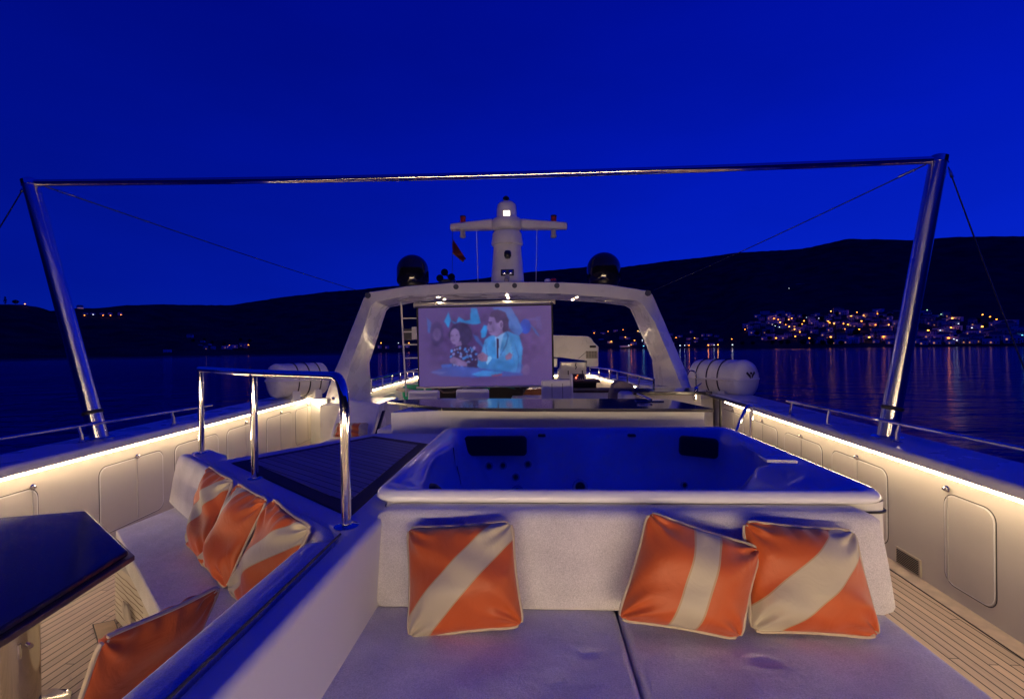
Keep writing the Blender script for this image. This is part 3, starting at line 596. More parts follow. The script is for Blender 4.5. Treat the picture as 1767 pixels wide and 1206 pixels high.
# ------------------------------------------------------------------ hot tub
root = thing('hot_tub', 'square white acrylic hot tub, empty, with black headrests and round jets', 'hot tub', (.4, 3.05, 0))
TX0, TX1, TY0, TY1 = -.83, 1.665, 2.215, 4.06
def rrect(x0, x1, y0, y1, r, n):
    """n points per side plus corners, starting front-left, counter-clockwise"""
    out = []
    cs = [(x0 + r, y0 + r, 180), (x1 - r, y0 + r, 270), (x1 - r, y1 - r, 0), (x0 + r, y1 - r, 90)]
    for i, (cx, cy, a0) in enumerate(cs):
        for k in range(9):
            a = R_(a0 + 90 * k / 8); out.append((cx + r * math.cos(a), cy + r * math.sin(a)))
        nx = cs[(i + 1) % 4]; a = R_(a0 + 90); p = (cx + r * math.cos(a), cy + r * math.sin(a)); a2 = R_(nx[2]); q = (nx[0] + r * math.cos(a2), nx[1] + r * math.sin(a2))
        for k in range(1, n): t = k / n; out.append((p[0] + (q[0] - p[0]) * t, p[1] + (q[1] - p[1]) * t))
    return out
NSEG = 36
def ring(ins, z, r, sculpt=None):
    pts = rrect(TX0 + ins, TX1 - ins, TY0 + ins, TY1 - ins, r, NSEG); out = []
    for x, y in pts:
        dx = dy = 0
        if sculpt: dx, dy = sculpt(x, y, z)
        out.append((x + dx, y + dy, z))
    return out
def bump1(x, c, wd): 
    t = abs(x - c) / wd; return 0 if t >= 1 else 0.5 + 0.5 * math.cos(math.pi * t)
def sc_(amp):
    def g(x, y, z):
        dx = dy = 0.0
        if y > TY1 - .5:                      # back wall: two moulded seats with a rounded pillar between them
            dy -= amp * (.20 * bump1(x, .40, .26) + .10 * bump1(x, -.66, .22)) - amp * (.05 * bump1(x, -.15, .30) + .06 * bump1(x, 1.0, .28))
            dy -= amp * .05 * (bump1(x, .02, .05) + bump1(x, -.40, .05) + bump1(x, .86, .06)) - amp * .03 * bump1(x, .28, .05)
        if x > TX1 - .5:                      # right wall: raised armrest block in front, deep scooped corner seat behind it
            if y < 2.98: dx -= amp * .17
            elif y < 3.03: dx -= amp * .17 - (amp * .17 + .11 * (1 if z < .88 else 0)) * (y - 2.98) / .05
            elif z < .88: dx += .11 * (1 if y < 3.30 else bump1(y, 3.30, .35))
        if x < TX0 + .5: dx -= amp * .06 * bump1(y, 3.1, .5) - amp * .05 * bump1(y, 2.5, .1)
        return dx, dy
    return g
rings = [ring(.03, .878, .11), ring(.004, .884, .12), ring(-.004, .898, .12), ring(.004, .917, .12), ring(.022, .931, .11), ring(.045, .935, .10), ring(.075, .928, .10), ring(.11, .912, .10), ring(.14, .89, .11, sc_(.25)), ring(.17, .86, .12, sc_(.6)), ring(.20, .72, .15, sc_(1)),
         ring(.24, .58, .18, sc_(1)), ring(.30, .46, .20, sc_(1)), ring(.36, .41, .2, sc_(.7)), ring(.58, .39, .2, sc_(.3)), ring(.62, .36, .2), ring(.66, .14, .2), ring(.74, .11, .2)]
bm = NB(); V = loft(bm, rings); bm.faces.new(V[-1]); shell = obj('shell', bm, M_tub, root, angle=70)
bm = NB(); sk_ = rrect(TX0 + .05, TX1 + .01, TY0 + .035, TY1 - .03, .07, 4); loft(bm, [[(x, y, z) for x, y in sk_] for z in (0, .45, .882)]); obj('skirt', bm, M_gel, root)
bm = NB(); pts = rrect(TX0 + .045, TX1 + .015, TY0 + .03, TY1 - .025, .07, 4); tube(bm, [(x, y, .835) for x, y in pts], .006, 6, closed=True); obj('skirt_joint', bm, M_dark, root)
def wall_y(x, z):
    dz = max(0, .86 - z); base = TY1 - (.17 + .15 * dz / .28 * .5); return base + sc_(1)(x, TY1 - .2, z)[1]
def headrest(px, py, w_, h_, yaw=0.0, tilt=.2, Y=3.87, bulge=.03):
    p = P(px, py, Y=Y); bm = NB(); rr = []
    for ins, off in ((0, .012), (0.0, -.01), (.012, -.028), (.035, -.038)):
        r0 = [(x, y) for x, y in rrect(-w_ / 2 + ins, w_ / 2 - ins, -h_ / 2 + ins, h_ / 2 - ins, .035, 6)]
        rr.append([p + Matrix.Rotation(yaw, 3, 'Z') @ Matrix.Rotation(-tilt, 3, 'X') @ Vector((x, off - .02 * math.cos(x / w_ * 3), y)) for x, y in r0])
    V = loft(bm, rr); bm.faces.new(V[-1]); bm.faces.new(V[0][::-1]); return obj('headrest', bm, M_dark, root, angle=60)
headrest(855, 769, .53, .165, 0.0, .22, 3.84); headrest(1205, 771, .30, .16, -.55, .22, 3.77)
def jet(px, py, r, Y):
    p = P(px, py, Y=Y); bm = NB(); lathe(bm, p, [(r * 1.3, .02), (r * 1.3, -.006), (r * 1.1, -.014), (r * .85, -.012), (r * .8, .004)], 20, axis=(0, 1, -.25)); j = obj('jet', bm, mat('jet ring steel', (.62, .64, .68), .25, metal=.6, var=.05), root)
    bm = NB(); lathe(bm, p, [(r * .8, .02), (r * .78, -.004), (r * .3, -.010)], 14, axis=(0, 1, -.25)); obj('nozzle', bm, M_dark, j)
for (x, y) in ((808, 809), (844, 804), (868, 803), (911, 801), (829, 827), (890, 823)): jet(x, y, .026, wall_y(-.3, .6) - .045)
jet(1001, 840, .046, wall_y(.40, .5) - .05); jet(893, 850, .046, wall_y(-.2, .48) - .05)
for (x, y) in ((1181, 837), (1206, 839)): jet(x, y, .022, wall_y(1.1, .5) - .05)
for px in (935, 1090):
    p = P(px, 751, Y=3.885); bm = NB(); box(bm, p, (.065, .05, .02)); obj('overflow_slot', bm, M_dark, root, bevel=.008, seg=3)
for px, py in ((740, 849), (1395, 852)):
    p = P(px, py, Y=2.75 if px < 900 else 2.6); bm = NB(); lathe(bm, p, [(.0, .05), (.05, .045), (.085, .015), (.09, -.05)], 20, sy=.7); obj('filter_cap', bm, M_dark, root)
bm = NB(); box(bm, P(740, 849, Y=2.75) + Vector((.13, 0, -.02)), (.2, .12, .05)); obj('drink_shelf', bm, M_dark, root, bevel=.02, seg=3)
bm = NB(); q = P(1342, 790, Z=.957); box(bm, (q.x, q.y, .952), (.17, .13, .02), rz=-.1); obj('control_or_glint_panel', bm, M_gel, root, bevel=.006)  # added plate standing in for a pinkish reflection on the rim

# ------------------------------------------------------------------ sun pad in front of the tub
root = thing('sun_pad', 'wide pale fabric sun pad with a full width backrest in front of the hot tub', 'sun pad', (.35, 1.3, 0))
def cushion_poly(name, poly, z0, z1, parent, bev=.03, m=None):
    bm = NB(); prism(bm, poly, z0, z1); return obj(name, bm, m or M_fab, parent, bevel=bev, seg=4, angle=50)
def cushion_grid(name, x0, x1, y0, y1, z0, z1, parent, dents, r=.035, seed=0):
    rg = random.Random(seed); ph = [rg.uniform(0, 6.28) for _ in range(6)]
    def axis(a, b_, n): 
        e_ = [r * t for t in (0, .04, .15, .32, .55, .8)]; mid = [a + r + (b_ - a - 2 * r) * i / n for i in range(n + 1)]
        return [a + q for q in e_] + mid + [b_ - q for q in e_[::-1]]
    X, Y = axis(x0, x1, 70), axis(y0, y1, 90); bm = NB(); G = []
    def edge(d): return 0 if d >= r else r - math.sqrt(max(0, r * r - (r - d) ** 2))
    for y in Y:
        row = []
        for x in X:
            dx, dy = min(x - x0, x1 - x), min(y - y0, y1 - y); z = z1 - max(edge(dx), edge(dy))
            w_ = min(1, dx / .1, dy / .1); w_ = max(0, w_)
            z += w_ * (.0022 * math.sin(7 * x + 5 * y + ph[0]) + .0018 * math.sin(13 * x - 9 * y + ph[1] + math.sin(6 * y)) + .006 * math.sin(math.pi * (x - x0) / (x1 - x0)) * math.sin(math.pi * (y - y0) / (y1 - y0)))
            for (cx, cy, rx, ry, dp, ringy) in dents:
                q = math.hypot((x - cx) / rx, (y - cy) / ry)
                z -= dp * math.exp(-q * q); 
                if ringy: z += ringy * math.exp(-((q - 1.5) / .45) ** 2) * (1 if (x - cx) + .4 * (y - cy) < 0.02 else .3)
            row.append(bm.verts.new((x, y, z)))
        G.append(row)
    for j in range(len(Y) - 1):
        for i in range(len(X) - 1): bm.faces.new((G[j][i], G[j][i + 1], G[j + 1][i + 1], G[j + 1][i]))
    per = G[0] + [g[-1] for g in G[1:]] + G[-1][::-1][1:] + [g[0] for g in G[::-1][1:-1]]
    lo = [bm.verts.new((v.co.x, v.co.y, z0)) for v in per]; m = len(per)
    for i in range(m): bm.faces.new((per[i], lo[i], lo[(i + 1) % m], per[(i + 1) % m]))
    return obj(name, bm, M_fab, parent, angle=60)
pd1, pd2 = P(1012, 1126, Z=.47), P(1318, 1142, Z=.47)
def under_p(px, py): q = P(px, py, Z=.47); return (q.x, q.y, .18, .08, .007, 0)
cushion_grid('seat_cushion', -.765, .342, .2, 2.06, .34, .47, root, [(pd1.x, pd1.y, .035, .022, .008, .003), (pd1.x - .05, pd1.y + .015, .02, .015, .005, .002)], seed=1)
cushion_grid('seat_cushion', .350, 1.505, .2, 2.06, .34, .47, root, [(pd2.x, pd2.y, .05, .025, .010, .005), (pd2.x + .045, pd2.y - .02, .018, .012, .008, 0)], seed=2)
bm = NB(); prism(bm, [(-.73, .3), (1.46, .3), (1.46, 2.24), (-.73, 2.24)], 0, .338); obj('base', bm, M_gel, root, smooth=False)
bm = NB(); n = 40; A = []
prof = [(2.235, .475), (2.03, .472), (2.015, .50), (2.05, .66), (2.085, .79), (2.10, .84), (2.125, .866), (2.16, .874), (2.235, .874), (2.24, .475)]
for i in range(n + 1):
    t = i / n; x = -.765 + 2.30 * t; k = 1.0; ed = min(t, 1 - t) * n
    sh = .025 * max(0, 1 - ed / 1.2) ** 2
    A.append([(x, y + (sh if j < 6 else 0) - .006 * math.sin(3 * math.pi * t) * (1 if 2 < j < 5 else 0), z - sh * (1 if 4 < j < 9 else 0)) for j, (y, z) in enumerate(prof)])
loft(bm, A, caps=True); obj('backrest', bm, M_fab, root, angle=50)

# ------------------------------------------------------------------ coaming with teak panel
def dpt(t, off=0.0):
    """point on the diagonal stair-rail line: t metres from the left post, off metres towards the settee"""
    return (-2.64 + .778 * t - .628 * off, 3.452 - .628 * t - .778 * off)
DLEN = math.hypot(2.642 - .868, 3.452 - 2.018)
root = thing('raised_coaming', 'white raised coaming with a dark teak panel between the corner settee and hot tub', 'coaming', (-1.2, 3.0, 0))
gl = dpt(-.14, .0); g2 = dpt(-.14, .05); g3 = dpt(DLEN + .13, .05)
bm = NB(); prism(bm, [(-.735, .2), (-.735, 4.24), (-1.50, 4.30), (-1.60, 4.24), (-2.33, 3.24), dpt(.2, -.12), dpt(-.14, -.10), gl, g2, (-.905, 1.965), (-.850, 1.90), (-.850, .2)], 0, .84); obj('base', bm, M_coam, root, bevel=.03, seg=4)
tk = [P(603, 888, Z=.85), P(740, 765, Z=.85), P(645, 751.5, Z=.85), P(401, 797, Z=.85)]
bm = NB(); prism(bm, [(p.x, p.y) for p in tk], .8395, .846); tb = obj('teak_panel', bm, M_teakborder, root, smooth=False)
cen = sum(tk, Vector()) / 4
def inset(poly, d):
    n = len(poly); out = []
    for i in range(n):
        a, b_, c = Vector(poly[i - 1][:2]), Vector(poly[i][:2]), Vector(poly[(i + 1) % n][:2])
        u, v = (b_ - a).normalized(), (c - b_).normalized(); nu, nv = Vector((-u.y, u.x)), Vector((-v.y, v.x)); k = d / (1 + nu.dot(nv)); out.append(b_ + (nu + nv) * k)
    return [(p.x, p.y) for p in out]
bm = NB(); prism(bm, inset([(p.x, p.y) for p in tk], .085), .8465, .850); obj('planking', bm, M_teakp, tb, smooth=False)
bm = NB(); pp = inset([(p.x, p.y) for p in tk], -.006); prism(bm, pp, .838, .8425); obj('panel_gasket', bm, M_dark, tb, smooth=False)

# ------------------------------------------------------------------ stair rail on the coaming
root = thing('stair_rail', 'thick chrome hand rail on three posts along the diagonal edge of the teak panel', 'railing', (-1.75, 2.75, .84))
b1, b2, b3 = P(348, 782, Z=.84), P(440, 826, Z=.84), P(598, 908, Z=.84)
t1, t2, t3 = P(354, 637, Y=b1.y), P(444, 643, Y=b2.y), P(598, 650, Y=b3.y)
zt = (t1.z + t2.z + t3.z) / 3
a3 = Vector((b3.x, b3.y, t3.z)); a1 = Vector((b1.x, b1.y, t1.z)); a2 = Vector((b2.x, b2.y, t2.z))
bm = NB(); tube(bm, [a1 + (a1 - a2) * .02, a1.lerp(a2, .5), a2, a2.lerp(a3, .5), a2.lerp(a3, .85)] + arc(a2.lerp(a3, .7), a3, b3, 8, .16 / .6)[0:] + [a3.lerp(b3, .6), b3], .022, 16); obj('handrail', bm, M_chrome, root)
bm = NB(); lathe(bm, b3, [(.055, 0), (.055, .004), (.03, .010)], 24); obj('base_flange', bm, M_chrome, root)
for b_, t_ in ((b1, a1), (b2, a2)):
    bm = NB(); tube(bm, [b_, b_.lerp(t_, .5), t_], .021, 16); lathe(bm, b_, [(.045, 0), (.045, .004), (.026, .010)], 20); obj('post', bm, M_chrome, root)

# ------------------------------------------------------------------ corner settee
root = thing('corner_settee', 'pale fabric corner settee wrapping the white coaming beside the dark table', 'settee', (-1.9, 2.4, 0))
sa, sb, scn = P(200, 915, Z=.47), P(308, 872, Z=.47), P(275, 1055, Z=.47)
sl = (scn.y - sa.y) / (scn.x - sa.x); ic = (-1.43, sa.y + sl * (-1.43 - sa.x))
cor = (-1.0, dpt(DLEN + .08, .17)[1])
cushion_poly('seat_cushion', [(sa.x, sa.y), ic, (-1.43, .2), (-.99, .2), (-.99, 2.02), dpt(-.10, .14), (sb.x, sb.y)], .345, .47, root, .028)
bm = NB(); cut = .10
prism(bm, [(P(199, 1068, Z=0).x, P(199, 1068, Z=0).y), (ic[0] + .10, ic[1] + .12), (-1.33, .2), (-.90, .2), (-.90, 1.9), dpt(-.05, .06)], 0, .343); obj('base', bm, mat('pale washed plywood', (0.62, 0.56, 0.48), .5, var=.06, vscale=6), root, bevel=.006)
# wavy routed lines on the base panel beside the table
fr0 = Vector((P(199, 1068, Z=0).x, P(199, 1068, Z=0).y, 0)); fr1 = Vector((ic[0] + .10, ic[1] + .12, 0)); fd = (fr1 - fr0).normalized(); fn = Vector((fd.y, -fd.x, 0))
for k in range(9):
    bm = NB(); z = .06 + k * .03; tube(bm, [fr0 + fd * (.01 + .5 * i / 12) + fn * .001 + Vector((0, 0, z + .003 * math.sin(i * 1.3 + k * 1.7))) for i in range(13)], .0022, 5); obj('routed_line', bm, mat('groove brown', (.32, .26, .19), .6, var=.1), root)
# handle recess on the base
for k in (0, 1):
    bm = NB(); c = fr0 + fd * (.28 + .06 * k) + fn * .012 + Vector((0, 0, .15)); lathe(bm, c, [(.0, .0), (.030, .002), (.033, .012), (.02, .02), (0, .022)], 16, sx=.55, sy=1.9, axis=fn); obj('door_pull', bm, mat('pull satin', (.55, .50, .43), .4, var=.05), root)
def diag_pad(t0, t1, nm):
    bm = NB(); n = 24; A = []
    pr = [(.055, .475), (.19, .475), (.205, .50), (.18, .66), (.155, .79), (.140, .832), (.11, .846), (.07, .842), (.055, .82)]
    for i in range(n + 1):
        u = i / n; t = t0 + (t1 - t0) * u; ed = min(u, 1 - u) * n; sh = .03 * max(0, 1 - ed / 1.3) ** 2
        A.append([(*dpt(t, o - (sh if 0 < j < 6 else 0)), z - (sh if j > 3 and j < 8 else 0)) for j, (o, z) in enumerate(pr)])
    loft(bm, A, caps=True); return obj(nm, bm, M_fab, root, angle=50)
diag_pad(-.16, DLEN + .02, 'backrest')
bm = NB(); n = 24; A = []
pr = [(-.852, .475), (-1.03, .475), (-1.045, .50), (-1.02, .66), (-1.0, .78), (-.985, .826), (-.955, .846), (-.885, .850), (-.856, .838)]
for i in range(n + 1):
    u = i / n; y = .2 + 1.70 * u; sh = .03 * max(0, 1 - (n * (1 - u)) / 1.5) ** 2
    A.append([(x, y, z - (sh if 3 < j < 9 else 0)) for j, (x, z) in enumerate(pr)])
loft(bm, A, caps=True); obj('backrest', bm, M_fab, root, angle=50)
bm = NB(); tube(bm, [(-.853, .2 + 1.72 * i / 8, .846) for i in range(9)], .005, 6); obj('piping', bm, mat('dark seam cord', (.05, .05, .06), .7, var=.1), root)
# deck hatch board beside the settee base
hb = [P(162, 1077, Z=.012), P(197, 1070, Z=.012), P(216, 1117, Z=.012), P(178, 1130, Z=.012)]
root = thing('deck_hatch', 'small blank teak hatch board set in the planks at the foot of the settee', 'hatch', hb[0])
bm = NB(); prism(bm, [(p.x, p.y) for p in hb], .001, .014); obj('lid', bm, M_teakplain, root, bevel=.002)
bm = NB(); prism(bm, inset([(p.x, p.y) for p in hb], .008) if False else [(c.x + (p.x - c.x) * 1.12, c.y + (p.y - c.y) * 1.12) for c in [sum(hb, Vector()) / 4] for p in hb], .0005, .006); obj('rim', bm, M_dark, root, smooth=False)

# ------------------------------------------------------------------ dark table
root = thing('dining_table', 'dark lacquered table with angled corners on a polished steel pedestal', 'table', (-2.4, 2.0, 0))
c1, c2, c3 = P(222, 948, Z=.73), P(150, 880, Z=.73), P(-10, 893, Z=.73); c4 = P(0, 1084, Z=.73)
tp_ = [(c1.x, c1.y), (c2.x, c2.y), (c3.x, c3.y), (c3.x - .05, 1.1), (c4.x + .0, 1.1), (c4.x, c4.y)]
bm = NB(); prism(bm, tp_, .700, .730); obj('tabletop', bm, M_table, root, bevel=.012, seg=3)
bm = NB(); prism(bm, inset(tp_[::-1], .02), .675, .699); obj('under_frame', bm, mat('table edge', (.10, .07, .06), .4, var=.2), root, bevel=.004)
pd = P(36, 1150, Y=1.93)
bm = NB(); lathe(bm, (pd.x, pd.y, 0), [(.16, 0), (.16, .012), (.10, .03), (.064, .05), (.064, .674)], 32); obj('pedestal', bm, M_bronze, root)
bm = NB(); lathe(bm, (pd.x + .062, pd.y - .015, .34), [(.010, 0), (.010, .02)], 12, axis=(1, -.6, 0)); tube(bm, [(pd.x + .05, pd.y - .045, .36), (pd.x + .052, pd.y - .048, .30)], .008, 8); obj('release_lever', bm, M_chrome, root)
root = thing('deck_socket', 'round chrome deck fitting with dark glass centre beside the table pedestal', 'deck fitting', P(86, 1212, Z=0))
p = P(86, 1212, Z=0)
bm = NB(); lathe(bm, p, [(.075, 0), (.075, .010), (.066, .016), (.058, .012), (.058, .004)], 32); obj('ring', bm, M_chrome, root)
bm = NB(); lathe(bm, p, [(.056, 0), (.05, .010), (0, .014)], 24); obj('lens', bm, M_gloss, root)

# ------------------------------------------------------------------ throw pillows
def pillow(label, q, stripe, thick=.10, seed=0, group=None, sag=.06, nrm=None, name='throw_pillow'):
    """q: four world corners TL, TR, BR, BL of the seam; front normal from them"""
    TLc, TRc, BRc, BLc = [Vector(p) for p in q]; cen = (TLc + TRc + BRc + BLc) / 4
    u_ax = ((TRc - TLc) + (BRc - BLc)) / 2; v_ax = ((TLc - BLc) + (TRc - BRc)) / 2; nrm_ = u_ax.cross(v_ax).normalized()   # towards the viewer
    root = thing(name, label, 'pillow', (cen.x, cen.y, min(BRc.z, BLc.z)), group)
    rg = random.Random(seed); ph = [rg.uniform(0, 6.28) for _ in range(8)]
    def base(u, v):
        # edges bow inwards, corners stay out as ears
        uu = u - .5; vv = v - .5; su = 1 - sag * (1 - (2 * vv) ** 2) * 1.0; sv = 1 - sag * (1 - (2 * uu) ** 2) * 1.0
        a, b_ = .5 + uu * su, .5 + vv * sv
        p_ = BLc * (1 - a) * (1 - b_) + BRc * a * (1 - b_) + TRc * a * b_ + TLc * (1 - a) * b_
        k_ = ((2 * abs(uu)) * (2 * abs(vv))) ** 9; p_ = p_ + (cen - p_) * (.075 * k_)
        return p_ + nrm_ * (.012 * math.sin(3.1 * u + ph[0]) * math.sin(2.7 * v + ph[1]))
    def th(u, v):
        e = (max(0, 16 * u * (1 - u) * v * (1 - v))) ** .55
        cu, cv = min(u, 1 - u), min(v, 1 - v)
        w1 = math.sin((u * 9 + v * 6) + ph[2] + 2 * math.sin(v * 5 + ph[3])) * .5 + math.sin((u * 5 - v * 11) + ph[4] + 1.5 * math.sin(u * 6)) * .5
        # gathers fanning out of the corners and along the top edge
        g = 0
        for (ku, kv, p0) in ((0, 0, ph[5]), (1, 0, ph[6]), (0, 1, ph[7]), (1, 1, ph[0])):
            du, dv = u - ku, v - kv; rr = math.hypot(du, dv); an = math.atan2(abs(dv), abs(du)); g += math.exp(-(rr / .24) ** 2) * math.sin(an * 9 + p0 + rr * 8)
        g2 = math.exp(-((1 - v) / .12) ** 2) * math.sin(u * 34 + ph[1]) * .6 + math.exp(-(v / .10) ** 2) * math.sin(u * 27 + ph[2]) * .4
        return e, e * (1 + .0 * cu) * thick + (e ** .6) * (.020 * w1 + .034 * g + .022 * g2)
    n = 56; bm = NB(); uvl = bm.loops.layers.uv.new('UVMap'); sides = []
    for sgn in (1, -1):
        G = []
        for j in range(n + 1):
            row = []
            for i in range(n + 1):
                u = .5 - .5 * math.cos(math.pi * i / n); v = .5 - .5 * math.cos(math.pi * j / n)
                u = .35 * u + .65 * i / n; v = .35 * v + .65 * j / n
                e_, t_ = th(u, v)
                row.append((bm.verts.new(base(u, v) + nrm_ * sgn * (t_ * (1 if sgn > 0 else .55))), u, v))
            G.append(row)
        for j in range(n):
            for i in range(n):
                qd = [G[j][i], G[j][i + 1], G[j + 1][i + 1], G[j + 1][i]]
                if sgn < 0: qd = qd[::-1]
                f = bm.faces.new([a[0] for a in qd])
                for lp, a in zip(f.loops, qd): lp[uvl].uv = (a[1], a[2]) if sgn > 0 or stripe[1] == 0 else (a[1] - 40, a[2] + 90)
    bmesh.ops.remove_doubles(bm, verts=bm.verts, dist=1e-5)
    o = obj('cover', bm, pillow_mat('satin cover', stripe), root, angle=120, normals=False)
    bm = NB(); m = 22; bd = [base(i / m, 0) for i in range(m)] + [base(1, i / m) for i in range(m)] + [base(1 - i / m, 1) for i in range(m)] + [base(0, 1 - i / m) for i in range(m)]
    out = []
    for i, p_ in enumerate(bd):
        k = i % m
        if k == 0: out.append(p_ + (cen - p_).normalized() * .012)      # round the corner a little
        else: out.append(p_)
    tube(bm, out, .0074, 8, closed=True); obj('piping', bm, M_piping, root)
    return root
yb, yt = 1.86, 2.015
def sofaq(TL_, TR_, BR_, BL_, dy=0.0): return [P(*TL_, Y=yt + dy), P(*TR_, Y=yt + dy), P(*BR_, Y=yb - .02 + dy), P(*BL_, Y=yb - .03 + dy)]
pillow('orange pillow with a cream diagonal stripe, standing alone left of centre on the sun pad', sofaq((701, 908), (886, 897), (906, 1082), (702, 1106)), (-1, 1, -.19, .19), .120, 11)
pillow('tilted orange pillow with an upright cream stripe through its middle, on the sun pad', [P(1117, 879, Y=2.0), P(1317, 944, Y=1.95), P(1280, 1105, Y=1.80), P(1062, 1070, Y=1.84)], (1, -.02, .40, .61), .120, 12)
pillow('orange pillow with a wide cream diagonal stripe, rightmost on the sun pad', [P(1278, 896, Y=2.03), P(1477, 912, Y=2.02), P(1519, 1102, Y=1.84), P(1296, 1092, Y=1.85)], (-1, 1, -.24, .22), .115, 13)
def diagq(tlpx, trpx, brpx=None, blpx=None, offt=.235, drop=.40, offb=.36):
    a = P(*tlpx, Z=.885); b_ = P(*trpx, Z=.875)
    lean = Vector((-.628, -.778, 0)) * .12
    return [a, b_, Vector((b_.x, b_.y, .475)) + lean, Vector((a.x, a.y, .475)) + lean]
def dq(t0, t1, u0, u1, dz0=.0, dz1=.0):
    a, b_ = dpt(t0, .14), dpt(t1, .14); c, d = dpt(u1, .32), dpt(u0, .32)
    return [(*a, .89 + dz0), (*b_, .885 + dz1), (*c, .475), (*d, .475)]
pillow('orange pillow with cream diagonal stripe, farthest of three along the settee back', dq(.76, 1.20, .90, 1.36, .01, .0), (-1, 1, -.12, .24), .075, 21)
pillow('orange pillow with upright cream stripe, middle one of three on the settee', dq(1.30, 1.74, 1.24, 1.70, .0, .0), (1, -.1, .0, .30), .075, 22)
pillow('orange pillow with broad cream diagonal stripe, nearest the hand rail post on the settee', dq(1.80, 2.26, 1.72, 2.16, .02, -.01), (-1, 1, -.18, .2), .075, 23)
pillow('orange pillow seen from behind, leaning over the near settee backrest in the lower left corner', [(-1.165, 1.60, .80), (-1.23, 1.22, .83), (-1.38, 1.19, .46), (-1.30, 1.62, .475)], (1, -1, .50, .85), .06, 24)

# ------------------------------------------------------------------ bar counter
root = thing('bar_counter', 'white bar counter with dark polished stone top behind the hot tub', 'bar', (.1, 4.7, 0))
bt = [P(668, 692, Z=1.06), P(762, 703, Z=1.06), P(900, 704.5, Z=1.06), P(1232, 705, Z=1.06), P(1150, 688, Z=1.06), P(735, 687, Z=1.06)]
bm = NB(); prism(bm, [(p.x, p.y) for p in bt], 1.028, 1.06); obj('countertop', bm, M_granite, root, bevel=.006)
f1, f2, f3 = P(682, 752, Z=.84), P(762, 765, Z=.84), Vector((1.54, 4.30, 0))
bm = NB(); prism(bm, [(-1.42, 4.36), (bt[1].x + .05, bt[1].y + .07), (bt[3].x - .05, bt[3].y + .09), (bt[3].x - .12, 4.95), (-1.25, 5.1)], 0, 1.026); obj('body', bm, M_gel, root, bevel=.012, seg=3)
p = P(1120, 692, Z=1.061); bm = NB(); box(bm, (p.x, p.y, 1.066), (.28, .12, .010)); obj('sink_cover', bm, M_chrome, root, bevel=.003)
bm = NB(); p2 = P(1108, 682, Y=4.9); tube(bm, [P(1100, 680, Y=5.0), P(1124, 690, Y=4.75)], .012, 8); obj('towel_bar', bm, M_chrome, root)

# cabinet with tap at the head of the stairs
root = thing('stair_cabinet', 'low cream cabinet with dark top and chrome tap at the right end of the bar', 'cabinet', (1.6, 5.75, 0))
ca, cb = P(1095, 677, Y=5.7), P(1210, 678, Y=5.7)
bm = NB(); prism(bm, [(ca.x, 5.7), (cb.x, 5.7), (cb.x, 6.1), (ca.x, 6.1)], 0, ca.z - .03); obj('body', bm, M_wall, root, bevel=.01)
bm = NB(); prism(bm, [(ca.x - .02, 5.66), (cb.x + .12, 5.66), (cb.x + .12, 6.15), (ca.x - .02, 6.15)], ca.z - .028, ca.z + .01); obj('top', bm, M_granite, root, bevel=.006)
bm = NB(); pp = P(1199, 684, Y=5.68); box(bm, (pp.x, 5.68, pp.z), (.04, .03, .10)); obj('post_trim', bm, M_chrome, root, bevel=.004)
tb0 = P(1201, 675, Y=5.8); tb1 = P(1201, 648, Y=5.8); tb2 = P(1196, 639, Y=5.8); tb3 = P(1189, 640, Y=5.8); tb4 = P(1186, 647, Y=5.8)
bm = NB(); tube(bm, [tb0, tb1] + arc(tb1, P(1200, 638, Y=5.8), tb3, 6, .9) + [tb4], .010, 10); lathe(bm, Vector((tb0.x, tb0.y, ca.z + .01)), [(.028, 0), (.028, .03), (.014, .05)], 14); tube(bm, [tb0 + Vector((0, 0, .05)), tb0 + Vector((.07, 0, .10))], .008, 8); obj('tap', bm, M_chrome, root)
# stairwell rail right of the tub
root = thing('stairwell_rail', 'small chrome grab rail over the stairwell between hot tub and right bulwark', 'railing', P(1290, 745, X=1.95))
X0 = 2.05
bm = NB(); q0, q1, q2, q3 = P(1268, 752, X=X0 - .2), P(1285, 703, X=X0 - .08), P(1297, 702, X=X0), P(1296, 766, X=X0)
tube(bm, [q0, q0.lerp(q1, .6)] + arc(q0.lerp(q1, .5), q1.lerp(q2, .3) + Vector((0, 0, .02)), q2, 5, .5) + [q2, q2.lerp(q3, .1), q3], .016, 10); obj('grab_loop', bm, M_chrome, root)
bm = NB(); tube(bm, [P(1299, 703, X=X0 + .02), P(1212, 679, X=X0 + .02)], .016, 10); obj('handrail', bm, M_darkmetal, root)
bm = NB(); tube(bm, [P(1243, 688, X=X0 + .02), P(1243, 742, X=X0 + .02)], .014, 10); obj('post', bm, M_darkmetal, root)

# ------------------------------------------------------------------ radar arch
AY, BY = 7.6, 8.5
OUT = [(560, 692), (572, 652), (587, 617), (606, 568), (627, 514), (637, 504), (700, 494), (780, 488), (876, 486), (970, 487), (1050, 491), (1115, 501), (1126, 508), (1147, 556), (1172, 614), (1197, 668), (1207, 692)]
INN = [(590, 700), (598, 655), (608, 620), (622, 584), (641, 529), (649, 521), (700, 511), (780, 507), (876, 505), (970, 507), (1045, 513), (1098, 519), (1108, 525), (1129, 555), (1152, 608), (1176, 668), (1184, 700)]
DEP = [(643, 700), (640, 668), (638, 626), (652, 582), (667, 537), (673, 531), (715, 522), (790, 518), (876, 516.5), (960, 518), (1030, 522), (1078, 528), (1087, 533), (1104, 572), (1125, 622), (1129, 668), (1131, 700)]
root = thing('radar_arch', 'white radar arch spanning the deck with warm downlights under its top beam', 'arch', (-.5, 8.0, .8))
o_ = [P(*p, Y=AY) for p in OUT]; i_ = [P(*p, Y=AY) for p in INN]; d_ = [P(*p, Y=BY) for p in DEP]
